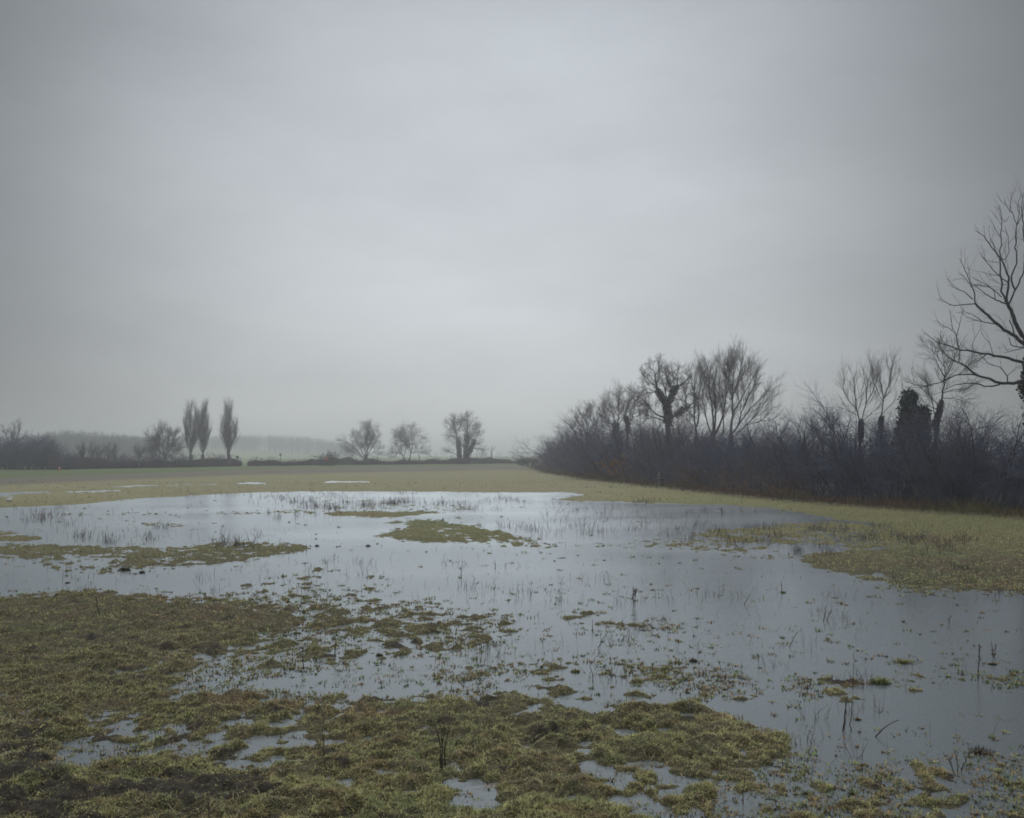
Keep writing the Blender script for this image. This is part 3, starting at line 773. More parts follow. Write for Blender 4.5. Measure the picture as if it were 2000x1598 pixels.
# --- the big near tree at the right-hand edge (zoom 1700,340 at 3.473)
z = lambda *p: Z(1700, 340, 3.473, p)
nb = [(z((1090, 1180), (1042, 1110), (1000, 1050), (960, 940), (925, 870)), .12, .075, 0.0),
      (z((925, 870), (940, 740), (925, 650), (890, 580), (850, 530), (810, 480), (770, 425), (710, 380)), .06, .012),
      (z((918, 868), (895, 820), (888, 740), (880, 600), (880, 500), (890, 360), (895, 300), (875, 210)), .05, .01),
      (z((940, 880), (985, 790), (1020, 700), (1042, 640), (1060, 520), (1050, 380)), .05, .015), (z((985, 790), (950, 715), (990, 600), (983, 500), (995, 350), (950, 260), (910, 170)), .045, .01),
      (z((995, 350), (1012, 250), (1000, 190), (1030, 140)), .02, .008), (z((995, 350), (1030, 270), (1045, 180)), .02, .008), (z((940, 290), (920, 320), (898, 330)), .014, .008), (z((945, 260), (955, 170), (985, 100)), .016, .007),
      (z((918, 880), (850, 855), (790, 820), (740, 780), (705, 750)), .04, .009), (z((890, 835), (840, 790), (770, 740), (690, 700)), .026, .008), (z((845, 850), (842, 800), (815, 770), (710, 748)), .02, .007),
      (z((935, 740), (860, 680), (790, 600), (745, 540)), .032, .008), (z((885, 690), (830, 685), (755, 665)), .018, .007), (z((925, 750), (880, 748), (830, 710)), .018, .007), (z((880, 560), (910, 590), (942, 530), (935, 430), (915, 360)), .02, .008),
      (z((850, 530), (830, 470), (812, 440)), .016, .007), (z((880, 420), (850, 380), (833, 340)), .016, .007), (z((870, 600), (790, 590), (760, 570)), .016, .007),
      (z((1100, 1190), (1042, 1150), (970, 1090), (860, 1020), (780, 945), (712, 880)), .1, .05, 0.0),
      (z((712, 880), (703, 800), (680, 740), (640, 650), (605, 570)), .035, .009), (z((712, 880), (620, 887), (550, 893), (510, 865), (460, 850)), .032, .009), (z((695, 850), (640, 800), (590, 780), (530, 752)), .03, .008),
      (z((690, 770), (655, 720), (608, 670)), .02, .008), (z((860, 1020), (800, 1010), (740, 998), (650, 970)), .032, .008), (z((760, 1000), (690, 950), (640, 935), (585, 940)), .022, .007), (z((700, 750), (800, 760), (840, 795)), .014, .007),
      (z((975, 1085), (965, 1040), (942, 990)), .035, .02),
      (z((1110, 1310), (1042, 1280), (960, 1260), (870, 1230), (790, 1222), (700, 1205), (600, 1190), (500, 1160), (430, 1120), (370, 1075)), .09, .01, 0.1),
      (z((600, 1190), (580, 1080), (520, 1040), (440, 995)), .026, .008), (z((585, 1100), (610, 1000), (628, 910)), .022, .007), (z((560, 1060), (545, 980), (540, 925)), .016, .007), (z((520, 1165), (480, 1120), (475, 1060)), .015, .007),
      (z((790, 1222), (740, 1260), (660, 1300)), .028, .01), (z((700, 1205), (690, 1150), (740, 1060)), .016, .007), (z((600, 1190), (500, 1200), (400, 1210)), .018, .007), (z((830, 1225), (810, 1150), (750, 1080)), .016, .007),
      (z((1110, 1400), (1042, 1408), (960, 1420), (880, 1425), (810, 1390), (720, 1365), (660, 1310), (600, 1275), (550, 1265), (500, 1205), (430, 1165)), .1, .012, -0.1),
      (z((600, 1275), (605, 1200), (580, 1130)), .028, .008), (z((880, 1425), (790, 1448), (730, 1420), (640, 1420), (560, 1430), (500, 1470), (430, 1500)), .045, .008), (z((720, 1365), (600, 1355), (500, 1400), (420, 1435), (330, 1430), (270, 1425), (220, 1390)), .042, .008),
      (z((420, 1435), (330, 1448), (240, 1447)), .016, .006), (z((930, 1418), (930, 1370), (880, 1310), (800, 1290), (765, 1240)), .03, .008), (z((930, 1370), (980, 1320), (1010, 1300)), .018, .007), (z((550, 1265), (530, 1320), (500, 1380)), .016, .007),
      (z((1060, 1170), (1000, 1175), (950, 1160), (945, 1110)), .035, .015), (z((1042, 1180), (960, 1200), (900, 1215)), .025, .01), (z((1090, 640), (1040, 420), (1025, 230), (1040, 130)), .05, .01)]
tree('oak_tree', 'large near leafless tree reaching in from the right edge with thick bare boughs', (2030, 1040), 33, nb,
     [LV(1.8, 0.85, 0.62, .010, up=0.14, wob=0.2, K=5, t0=.3, k=4, nmax=9), LV(2.6, 0.42, 0.65, .006, up=0.1, wob=0.2, K=4, nmax=6)],
     trunk=[([(2036, 1045), (2034, 900), (2030, 760), (2028, 700), (2022, 676)], .36, .2)],
     ivy=[([(2034, 860), (2031, 780), (2028, 700)], .3, 2600, .34, .055), ([(2010, 745), (1999, 752), (2004, 775)], .1, 380, .2), ([(2015, 700), (2006, 715), (2004, 735)], .1, 200, .12)],
     bark='near_bark', twig='near_bark', spread=0.35, K=18, lim=0.72, mul=(1.0, 1.4, 1.5), bend=0.015)

# --- three lone trees beyond the far hedge (zoom 640,780 at 6.25)
z = lambda *p: Z(640, 780, 6.25, p)
lvf = [LV(1.25, 2.7, 0.95, .045, up=0.09, wob=0.17, K=6, t0=.2, k=3, nmax=18), LV(2.1, 1.5, 0.85, .032, up=0.05, wob=0.22, K=4), LV(2.2, 0.9, 0.75, .024, up=0.03, wob=.22, K=3)]
tree('field_tree', 'misty leafless tree with a wide fan of limbs, leftmost of three beyond the far hedge', (713, 906), 235,
     [(z((445, 730), (330, 600), (210, 510)), .25, .05), (z((450, 700), (380, 560), (300, 420)), .22, .05), (z((470, 700), (430, 550), (400, 420)), .22, .05), (z((480, 720), (490, 500), (480, 320)), .26, .05),
      (z((490, 670), (550, 580), (620, 450)), .2, .05), (z((475, 660), (530, 500), (560, 350)), .2, .05), (z((490, 690), (560, 650), (640, 600)), .13, .04), (z((440, 720), (300, 650), (200, 620)), .15, .04), (z((470, 640), (450, 480), (520, 330)), .18, .04)],
     lvf, trunk=[([(713, 908), (714, 895), (715, 888)], .5, .4)])
tree('field_tree', 'misty leafless tree with two curved stems, smallest of three beyond the far hedge', (794, 906), 240,
     [(z((935, 750), (930, 690), (880, 640), (850, 560), (830, 480)), .25, .05), (z((935, 690), (960, 600), (950, 500), (890, 420)), .2, .05), (z((990, 750), (1020, 670), (1010, 600), (960, 500), (930, 390)), .25, .05),
      (z((1020, 650), (1040, 560), (1020, 450), (1010, 350)), .2, .05), (z((1040, 560), (1100, 510), (1160, 480)), .15, .04), (z((1030, 500), (1090, 400)), .15, .04), (z((1020, 660), (1120, 640), (1180, 630)), .12, .04), (z((920, 700), (860, 640), (780, 660)), .12, .04), (z((960, 560), (880, 460), (860, 400)), .14, .04)],
     lvf, trunk=[([(789, 908), (789.5, 895)], .4, .34), ([(798, 908), (799, 897)], .42, .36)])
tree('field_tree', 'tallest misty leafless tree with thick ivied twin trunks beyond the far hedge', (905, 905), 245,
     [(z((1610, 760), (1610, 620), (1590, 480), (1550, 350), (1540, 240)), .5, .06), (z((1690, 760), (1690, 600), (1695, 450), (1710, 330), (1700, 230)), .6, .06), (z((1710, 700), (1750, 600), (1800, 480), (1850, 370)), .42, .05), (z((1740, 620), (1790, 590), (1870, 610), (1890, 650)), .2, .05),
      (z((1590, 480), (1510, 430), (1470, 460)), .2, .05), (z((1600, 700), (1550, 660), (1470, 650)), .18, .04), (z((1705, 550), (1740, 460), (1790, 380)), .25, .05), (z((1580, 430), (1510, 330), (1480, 300)), .2, .05), (z((1570, 400), (1620, 320), (1620, 260)), .2, .05), (z((1700, 400), (1660, 300), (1660, 240)), .2, .05), (z((1710, 330), (1770, 270), (1780, 240)), .18, .04)],
     lvf, trunk=[([(898, 908), (897.6, 885)], .55, .5), ([(911, 908), (910.5, 890)], .75, .62)],
     ivy=[(z((1610, 760), (1608, 620), (1590, 500)), .5, 700, .4, .2), (z((1690, 760), (1692, 600), (1697, 430)), .6, 1000, .4), (z((1715, 690), (1755, 600), (1790, 500)), .4, 500, .35)])

# --- poplars
lvp = lambda: [LV(2.9, 3.6, 0.52, .05, up=0.27, wob=0.09, K=6, t0=.03, k=3, nmax=80, decl=.5), LV(1.2, 1.5, 0.36, .032, up=0.26, wob=0.11, K=4), LV(1.1, 0.85, 0.34, .024, up=0.18, wob=.12, K=3)]
def poplar(label, u, top, d, stems, base=906):
    tree('poplar_tree', label, (u, base), d, stems, lvp(), trunk=[([(u, base + 2), (u, base - 18)], .45, .35)], group='poplars behind the far hedge', spread=0.15)
poplar('slim leafless poplar, broader of the close pair, with several spiky tops', 373, 798, 205,
       [([(373, 895), (372, 860), (371, 800)], .3, .04, 0), ([(372, 885), (364, 855), (363, 815)], .15, .03), ([(374, 885), (381, 850), (381, 803)], .18, .03), ([(374, 880), (387, 850), (388, 815)], .14, .03)])
poplar('slim leafless poplar, narrow right half of the close pair', 396, 798, 200,
       [([(396, 895), (398, 860), (400, 800)], .28, .04, 0), ([(396, 885), (392, 850), (393, 815)], .14, .03), ([(397, 885), (404, 855), (404, 820)], .13, .03)])
poplar('slim leafless poplar standing apart, with a cleft double top', 447, 797, 205,
       [([(446, 898), (443, 860), (441, 800)], .26, .04, 0), ([(447, 890), (449, 850), (449, 798)], .26, .04, 0), ([(448, 885), (457, 860), (459, 835)], .12, .03), ([(445, 885), (437, 855), (436, 825)], .12, .03)])

# --- rounded tree left of the poplars, tree above the thicket, misty tree
lvq = [LV(1.2, 2.7, 0.75, .07, up=0.06, wob=0.17, K=6, t0=.2, k=3, nmax=16), LV(2.0, 1.4, 0.7, .042, up=0.05, wob=0.2, K=4), LV(2.2, 0.85, 0.65, .028, wob=.22, K=3)]
tree('field_tree', 'rounded leafless tree left of the poplars with a dense dome of twigs', (322, 914), 185,
     [([(322, 898), (318, 875), (316, 845)], .2, .05), ([(322, 895), (305, 870), (295, 855)], .17, .04), ([(323, 895), (335, 868), (342, 850)], .17, .04), ([(322, 893), (328, 865), (327, 842)], .17, .04),
      ([(321, 898), (300, 885), (290, 872)], .13, .04), ([(323, 898), (345, 880), (354, 868)], .13, .04), ([(322, 885), (310, 860), (306, 846)], .14, .04)],
     lvq, trunk=[([(322, 916), (322, 893)], .3, .25)])
tree('field_tree', 'leafless tree with a rounded head rising out of the thicket at the left edge', (27, 920), 165,
     [([(27, 880), (24, 860), (20, 835)], .2, .04), ([(27, 875), (34, 852), (38, 832)], .17, .04), ([(26, 872), (12, 855), (8, 838)], .15, .04), ([(28, 868), (42, 856), (52, 848)], .12, .03), ([(26, 866), (28, 845), (30, 826)], .14, .03)],
     [LV(1.0, 1.7, 0.65, .06, up=0.04, wob=0.2, K=5, t0=.3, k=3, nmax=12), LV(1.8, 0.9, 0.65, .04, wob=0.2, K=4), LV(1.8, 0.6, 0.6, .027, wob=.2, K=3)], trunk=[([(27, 924), (27, 870)], .28, .22)])
tree('field_tree', 'faint lone tree almost lost in the mist on the horizon field', (960, 889), 520,
     [([(960, 886), (960, 880), (960, 873)], .4, .1), ([(960, 884), (956, 879), (954, 875)], .3, .1), ([(960, 884), (964, 879), (966, 875)], .3, .1)],
     [LV(0.6, 2.5, 0.7, .15, K=4, k=3, nmax=14), LV(0.8, 1.6, 0.7, .1, K=3)], trunk=[([(960, 890), (960, 883)], .5, .4)])

# --- slim young trees along the left of the far hedge
lvs = [LV(1.6, 1.5, 0.6, .05, up=0.14, wob=0.14, K=5, t0=.1, k=3, nmax=20), LV(2.2, 0.9, 0.6, .036, up=0.1, wob=0.17, K=4), LV(2.2, .6, .6, .03, wob=.2, K=3)]
for k, (u, top, lab) in enumerate([(105, 868, 'slim leafless tree at the right end of the left-hand thicket'), (160, 872, 'slim dark leafless tree with ivied stem before the misty wood'),
                     (180, 874, 'slim leafless tree with a leaning stem before the misty wood, right of the ivied one'), (193, 880, 'short slim leafless tree before the misty wood, middle of the row'),
                     (211, 872, 'slim straight leafless tree before the misty wood, left one of a close pair'), (224, 876, 'slim leafless tree before the misty wood, right one of a close pair'), (271, 880, 'short bushy leafless tree just left of the rounded tree')]):
    d = 172
    tree('young_tree', lab, (u, 918), d, [([(u, 900), (u + (-1) ** k * 1.5, 885), (u + rng.uniform(-2, 2), top)], .12, .03), ([(u, 898), (u + 4, 885), (u + 5, top + 6)], .08, .03), ([(u, 896), (u - 4, 884), (u - 5, top + 8)], .08, .03)],
         lvs, lim=0.95, trunk=[([(u, 920), (u, 896)], .16, .12)], group='slim young trees before the misty wood', ivy=[([(u, 900), (u, 880)], .15, 260, .3, .16)] if k == 1 else None)

# ------------------------------------------------------------------ shrubs
def shrub(name, label, cat, loc, H, Wd, mat, dens=(2.0, 3.0, 3.4), stems=13, rad=.03, lens=(1.5, .85, .5), droop=0.03, twig=.0075, group=None, green=None, ochre=None, low=0.5):
    org = np.array(loc, float)
    root = thing(name, label, cat, org, group)
    K = 7
    P = np.zeros((stems, K, 3)); R = np.zeros((stems, K))
    for s in range(stems):
        a = 2 * math.pi * (s + rng.uniform(0, .8)) / stems; tilt = rng.uniform(0.08, 0.8)
        d = np.array([math.cos(a) * math.sin(tilt), math.sin(a) * math.sin(tilt), math.cos(tilt)])
        ln = H * rng.uniform(0.62, 0.95) * (1.0 if tilt < 0.45 else 0.85)
        p = np.array([math.cos(a), math.sin(a), 0]) * rng.uniform(0, Wd * 0.22)
        p[2] = -0.1
        for k in range(K):
            P[s, k] = p
            d = d + 0.12 * rng.normal(size=3) + np.array([0, 0, 0.05]); d /= np.linalg.norm(d)
            p = p + d * ln / (K - 1)
        R[s] = np.linspace(rad, rad * 0.3, K)
    T = Tubes(); T.add(P, R, 5); T.build('stem', M['near_bark' if mat.startswith('hedge') else mat], root)
    T2 = Tubes()
    P1, R1 = grow(P, R, dens[0], lens[0], 0.75, rad * .5, up=droop, wob=.22, K=5, t0=.05, nmax=16); T2.add(P1, R1, 3)
    P2, R2 = grow(P1, R1, dens[1], lens[1], 0.75, rad * .3, up=droop, wob=.22, K=4, t0=.1); T2.add(P2, R2, 3)
    P3, R3 = grow(P2, R2, dens[2], lens[2], 0.7, twig, up=droop, wob=.2, K=3, t0=.1, taper=.5); T2.add(P3, R3, 3)
    T2.build('crown', M[mat], root)
    if green: leaves(around(P2, R2, green, .12), .05 if H < 6 else .08, M['green'], 'foliage', root, (0, 0, 0))
    if ochre: leaves(around(P2[len(P2) // 3:], R2[len(P2) // 3:], ochre, .12), .09, M['ochre'], 'foliage', root, (0, 0, 0))
    return root


def gz_at(x, y):
    return float(height(np.array([float(x)]), np.array([float(y)]))[0])


HG = 'leafless shrubs of the overgrown right-hand hedge'
LM = 'dense purple-grey leafless shrub merging with its neighbours in the right-hand hedge'
# u, hedge distance, offset behind line, scale, label
hs = [(45, 0, 3.9, 'dark purple-grey leafless shrub at the right edge, below the near boughs'),
      (40, 1.0, 3.5, LM), (44, 1.2, 4.3, 'tangled leafless shrub right of the ivy column with twigs sweeping up to the right'),
      (47, 1.8, 3.9, LM), (49.5, 0.6, 3.9, 'dark leafless shrub hugging the foot of the ivy column'),
      (52, 1.0, 3.8, LM), (55, 1.2, 4.4, 'domed purple-grey shrub left of the two thin ivied trees'), (58, 0.9, 4.6, 'rounded shrub with a notch of sky on its left, left of the domed one'),
      (61.5, .5, 3.8, 'low leafless shrub under the gap between the tall clump and the domed shrubs'), (65, .6, 3.9, LM), (69, .4, 4.0, 'dark leafless shrub at the foot of the tallest multi-stemmed tree'),
      (73, .6, 4.1, LM), (77.5, .3, 4.2, 'purple-brown shrub wrapped round the foot of the ivy-clad oak'), (82, .4, 4.6, LM), (88, .5, 5.0, LM),
      (95, .3, 5.0, 'dense leafless shrub beneath the wide rounded ash tree'), (103, .3, 5.2, LM), (112, .3, 5.3, 'dense leafless shrub beneath the straight-stemmed ash tree'), (122, .3, 5.2, LM), (133, .4, 5.0, LM),
      (145, .3, 4.9, LM), (158, .2, 4.6, 'last tall shrub at the far left end of the right-hand hedge')]
protos = []
M['hedge_brown'] = noisy('brown_hedge_twigs', (0.115, 0.10, 0.11), (0.175, 0.15, 0.15), 0.5)
for k in range(5):
    protos.append(shrub('hedge_shrub', LM, 'shrub', (0, 0, 0), 4.2, 4.6, 'hedge_brown' if k == 3 else 'hedge', stems=16 + 2 * (k % 2), dens=(3.6, 6.2, 8.5), twig=.0125, group=HG))
placed = 0
for k, (y, back, H, lab) in enumerate(hs):
    x = float(hedge_x(y)) + 2.0 + back
    p = protos[k % 5]; s = H / 4.2 * (1.36 + 0.12 * math.sin(k * 2.1) + rng.uniform(-.16, .16))
    wide = 1.15 if y < 90 else 1.35
    rz = rng.uniform(0, 6.28)
    if k < 5:
        o = p; o.location = (x, y, gz_at(x, y)); o.rotation_euler = (0, 0, rz); o.scale = (wide * s, wide * s, s); o['label'] = lab
    else:
        copy_tree(p, (x, y, gz_at(x, y)), rz, (wide * s, wide * s, s), lab, HG)
# a second rank behind, seen through and above the first
for k, (y, dx, H) in enumerate([(38, 5.5, 3.2), (43, 6, 3.3), (48, 6, 3.4), (54, 5.5, 3.6), (60, 5.5, 3.3), (67, 5, 3.5), (75, 5, 3.6), (84, 5, 4.0), (98, 5, 4.3), (115, 5, 4.4)]):
    x = float(hedge_x(y)) + 2 + dx; s = H / 4.2 * 1.3
    copy_tree(protos[(k + 2) % 5], (x, y, gz_at(x, y)), rng.uniform(0, 6.28), (1.4 * s, 1.4 * s, s), LM, HG)
# low outer skirt of brambles
BG = 'brown bramble bushes at the hedge foot'; BL = 'low red-brown bramble bush at the foot of the right-hand hedge'
bproto = [shrub('bramble_bush', BL, 'bramble', (0, 0, 0), 1.7, 2.4, mm, stems=14, lens=(.9, .5, .3), rad=.016, twig=.006, droop=-0.05, dens=(4, 6, 7), group=BG) for mm in ('brown', 'hedge', 'brown')]
bl = [(38.5, .2, 1.3, 1, 0), (41.5, .1, 1.5, 1, 0), (44.5, .1, 1.6, 1, 0), (48, 0, 1.7, 1, 0), (51.5, .1, 1.7, 1, 0), (55, -.2, 1.6, 0, 0), (58.5, 0, 2.0, 1, 0), (62, -.3, 2.0, 0, 'arching red-brown bramble below the gap in the hedge skyline'), (66, 0, 1.9, 1, 0),
      (70.5, -.2, 2.0, 2, 0), (75.5, 0, 2.0, 1, 0), (81, 0, 1.9, 1, 0), (87, -.2, 2.0, 0, 0), (94, -.2, 2.0, 1, 0), (102, -.2, 2.1, 2, 0), (111, -.2, 2.2, 1, 0), (122, 0, 2.2, 1, 0), (136, 0, 2.3, 1, 0), (150, 0, 2.2, 0, 0)]
used = set()
for (y, off, H, pi, lab) in bl:
    x = float(hedge_x(y)) + 0.4 + off - (0.7 if pi != 1 else 0.2); s = H / 1.7 * (1.15 if pi != 1 else 1)
    lab = lab or (BL if pi != 1 else 'low dark purple-grey thicket of stems at the foot of the right-hand hedge')
    sc = (1.35 * s, 1.35 * s, s); rz = rng.uniform(0, 6.28); p = bproto[pi]
    if pi not in used:
        used.add(pi); p.location = (x, y, gz_at(x, y)); p.rotation_euler = (0, 0, rz); p.scale = sc; p['label'] = lab
    else:
        copy_tree(p, (x, y, gz_at(x, y)), rz, sc, lab, BG)
# shrub that kept its ochre leaves
p = W(1228, 938, 93)
shrub('leafy_shrub', 'shrub with a loose spray of withered ochre leaves in the dark hedge', 'shrub', (float(hedge_x(p[1])) - 0.2, p[1], gz_at(p[0], p[1])), 3.9, 2.2, 'brown', stems=8, dens=(1.5, 2, 2), lens=(1.1, .7, .4), ochre=700)
# rounded green bush at the far end of the right hedge
p = W(1034, 908, 200)
shrub('green_bush', 'rounded dark green bush at the far tip of the right-hand hedge', 'bush', (p[0], p[1], gz_at(p[0], p[1])), 2.5, 5, 'green', stems=18, dens=(2.5, 3, 3), lens=(1.6, .9, .5), rad=.05, twig=.025, green=2600).scale = (1.5, 1.5, 0.9)
p = W(1080, 908, 190)
shrub('green_bush', 'dark bush between the rounded green one and the tall hedge', 'bush', (p[0] - 0.2, p[1], gz_at(p[0], p[1])), 4.2, 5, 'green', stems=16, dens=(2.2, 2.6, 2.6), lens=(1.8, 1, .6), rad=.05, twig=.022, green=1500).scale = (1.4, 1.4, 1)
p = W(643, 908, 212)
shrub('green_bush', 'dark bushy evergreen clump behind the far hedge with a red spot before it', 'bush', (p[0], p[1], gz_at(p[0], p[1])), 3.2, 4, 'green', stems=20, dens=(2.6, 3.2, 3.2), lens=(1.5, .9, .5), rad=.05, twig=.028, green=3200).scale = (1.5, 1.3, 1.15)

# thicket at the left edge
TG = 'leafless scrub of the left-hand thicket'; TL = 'blue-grey leafless scrub bush in the thicket at the left edge'
tp = [shrub('thicket_bush', TL, 'shrub', (0, 0, 0), 5.0, 5, 'hedge', stems=15, dens=(2.4, 4.2, 5.5), lens=(1.9, 1.1, .65), rad=.05, twig=.024, group=TG) for _ in range(3)]
for k, (u, d, H) in enumerate([(-40, 156, 5.2), (-12, 160, 5.3), (14, 158, 5.0), (34, 163, 5.6), (55, 158, 5.4), (74, 164, 5.2), (92, 160, 4.2), (112, 163, 3.4), (128, 160, 2.4)]):
    x = (u - 1000) / F * d; s = H / 5.0 * 1.3; sc = (1.2 * s, 1.2 * s, s)
    lab = {3: 'tallest leafless scrub bush of the left thicket, under the round-headed tree', 8: 'lowest scrub bush at the right end of the left thicket'}.get(k, TL)
    if k < 3:
        tp[k].location = (x, d, gz_at(x, d)); tp[k].scale = sc; tp[k]['label'] = lab
    else:
        copy_tree(tp[k % 3], (x, d, gz_at(x, d)), rng.uniform(0, 6.28), sc, lab, TG)
# brushwood between thicket and poplars
for u, d, H, lab in [(143, 166, 2.6, 'low leafless scrub bush just right of the thicket'), (170, 172, 2.3, 'low leafless scrub bush between the ivied and the leaning young trees'),
                     (202, 174, 2.5, 'low leafless scrub bush between the short and the straight young trees'), (236, 176, 2.8, 'low leafless scrub bush right of the close pair of young trees'), (250, 178, 2.0, 'low leafless scrub bush left of the short bushy young tree'), (292, 180, 3.0, 'leafless scrub bush under the left side of the rounded tree'), (348, 186, 3.2, 'leafless scrub bush between the rounded tree and the poplars'), (432, 200, 2.4, 'small leafless bush at the foot of the lone poplar')]:
    x = (u - 1000) / F * d; s = H / 5.0
    copy_tree(tp[int(u) % 3], (x, d, gz_at(x, d)), rng.uniform(0, 6.28), (1.7 * s, 1.7 * s, 1.25 * s), lab, TG).__setitem__('group', 'scrub bushes near the poplars')

# ------------------------------------------------------------------ the clipped hedge across the far side
def far_hedge(label, pts, H, n):
    """pts: (u, d) along the hedge; a body of short crossing twigs on a rough top"""
    pts = np.array(pts, float)
    t = rng.uniform(0, 1, n)
    cu = np.interp(t, np.linspace(0, 1, len(pts)), pts[:, 0]); cd = np.interp(t, np.linspace(0, 1, len(pts)), pts[:, 1])
    cd = cd + rng.uniform(0, 1.3, n)
    x = (cu - 1000) / F * cd
    z0 = height(x, cd)
    top = H * (0.95 + 0.4 * rnoise(x, cd * 0.2, 6, 51) + 0.35 * rnoise(x, cd * 0.2, 1.5, 52))
    top = np.where(rng.uniform(0, 1, n) < 0.05, top * 1.7, top)
    h = top * rng.uniform(0, 1, n) ** 0.7
    c = np.stack([x, cd, z0 + h], 1)
    d = rng.normal(size=(n, 3)); d[:, 2] = np.abs(d[:, 2]) + 0.3; d /= np.linalg.norm(d, axis=1, keepdims=True)
    ln = rng.uniform(0.25, 0.6, n)
    P = np.stack([c - d * ln[:, None] / 2, c + d * ln[:, None] * 0.1 + rng.normal(0, .04, (n, 3)), c + d * ln[:, None] / 2], 1)
    P[:, :, 2] = np.maximum(P[:, :, 2], z0[:, None] - 0.05)
    T = Tubes(); T.add(P, np.tile(np.array([.035, .03, .012]), (n, 1)), 3)
    xm, dm = (pts[:, 0].mean() - 1000) / F * pts[:, 1].mean(), pts[:, 1].mean()
    root = thing('hedge', label, 'hedge', (xm, dm, gz_at(xm, dm)))
    T.build('twigs', M['far_hedge'], root, (xm, dm, gz_at(xm, dm)))


M['far_hedge'] = noisy('far_hedge_twigs', (0.11, 0.105, 0.12), (0.19, 0.165, 0.165), 0.25)
far_hedge('long low trimmed hedge across the far meadow, running under the poplars', [(95, 157), (200, 167), (300, 178), (400, 190), (472, 200)], 1.5, 22000)
far_hedge('long low trimmed hedge in front of the three lone misty trees', [(484, 202), (600, 212), (750, 228), (900, 243), (1050, 258)], 1.35, 26000)

# ------------------------------------------------------------------ small things along the far side
def box_rows(T, p0, p1, r, k=6, taper=1.0):
    P = np.array([np.linspace(p0, p1, 4)]); T.add(P, np.array([np.linspace(r, r * taper, 4)]), k)


def lathe(prof, k=14):
    prof = np.array(prof, float); a = np.arange(k) * 2 * math.pi / k
    V = np.stack([prof[:, None, 0] * np.cos(a)[None], prof[:, None, 0] * np.sin(a)[None], np.repeat(prof[:, 1:2], k, 1)], -1).reshape(-1, 3)
    n = len(prof); i = np.arange(k); j = (i + 1) % k
    q = np.concatenate([np.stack([r * k + i, r * k + j, (r + 1) * k + j, (r + 1) * k + i], 1) for r in range(n - 1)])
    return V, q


# traffic cone in front of the left thicket
x, y = (116 - 1000) / F * 151, 151.0
cone = thing('traffic_cone', 'tiny orange-red cone with pale band on the green strip before the left thicket', 'traffic cone', (x, y, gz_at(x, y)))
V, q = lathe([(0.21, .05), (.2, .06), (.165, .2), (.13, .36)]); mesh('body', V, quads=q, mat=M['red'], parent=cone)
V, q = lathe([(.132, .36), (.085, .58)]); mesh('band', V, quads=q, mat=M['white'], parent=cone)
V, q = lathe([(.085, .58), (.05, .75), (.001, .76)]); mesh('tip', V, quads=q, mat=M['red'], parent=cone)
V, q = lathe([(.001, 0), (.32, 0), (.32, .05), (.001, .051)], 4); mesh('base', V, quads=q, mat=M['red'], parent=cone)
# red road sign in front of the bush
x, y = (638 - 1000) / F * 208, 208.0
sg = thing('road_sign', 'small red sign showing against the dark bush behind the far hedge', 'sign', (x, y, gz_at(x, y)))
T = Tubes(); box_rows(T, (0, 0, 0), (0, 0, 1.35), .04); T.build('pole', M['dark_post'], sg)
V, q = lathe([(.001, -.02), (.33, -.02), (.33, .02), (.001, .02)], 18); V = V[:, [0, 2, 1]] + np.array([0, -.06, 1.55]); mesh('plate', V, quads=q, mat=M['red'], parent=sg)
# dark sign boards on posts
for u, vt, vb, d, lab in [(548, 886, 897, 300, 'dark square board on a post in the pale field left of the far bush'), (464, 890, 902, 240, 'small dark board on a post just right of the lone poplar')]:
    x = (u - 1000) / F * d; z0 = gz_at(x, d); top = W(u, vt, d)[2] - z0
    s = thing('sign_post', lab, 'sign', (x, d, z0))
    T = Tubes(); box_rows(T, (0, 0, 0), (0, 0, top - .2), .09); T.build('post', M['dark_post'], s)
    V, q = lathe([(.001, -.04), (.5, -.04), (.5, .04), (.001, .04)], 4)
    ca = math.cos(math.pi / 4); V = np.stack([V[:, 0] * ca - V[:, 1] * ca, V[:, 2], V[:, 0] * ca + V[:, 1] * ca], 1) + np.array([0, -.14, top - .4]); mesh('board', V, quads=q, mat=M['dark_post'], parent=s)
# thin posts in the pale field
for u, vt, d, lab in [(737, 885, 255, 'thin grey post in the pale field right of the leftmost field tree'), (819, 887, 258, 'thin grey post in the pale field right of the smallest field tree'),
                      (931, 886, 262, 'thin grey post in the pale field right of the twin-trunked tree, nearer one'), (942, 887, 262, 'thin grey post in the pale field right of the twin-trunked tree, outer one')]:
    x = (u - 1000) / F * d; z0 = gz_at(x, d)
    T = Tubes(); top = W(u, vt, d)[2] - z0
    T.add(np.array([[(0, 0, -.1), (0, 0, top * .5), (0.02, 0, top * .98), (.02, 0, top)]]), np.array([[.09, .085, .08, .01]]), 7)
    o = T.build('wooden_post', M['dark_post'], None); o.location = (x, d, z0); tag(o, lab, 'post', 'thin posts in the pale field')
# pale fence post with a broken rail against the dark hedge
p = W(1322, 945, 77); x, y = hedge_x(77.) - 0.9, 77.0; z0 = gz_at(x, y)
fp = thing('fence_post', 'pale broken fence post with a crossrail against the dark hedge below the oak', 'fence post', (x, y, z0))
T = Tubes(); T.add(np.array([[(0, 0, -.1), (0, 0, .6), (.03, 0, 1.15), (.04, 0, 1.2)]]), np.array([[.07, .065, .06, .01]]), 6); T.build('post', M['post'], fp)
T = Tubes(); T.add(np.array([[(-.5, -.07, .62), (0, -.08, .68), (.5, -.08, .7), (.9, -.08, .69)]]), np.array([[.03, .035, .035, .02]]), 5); T.build('rail', M['post'], fp)
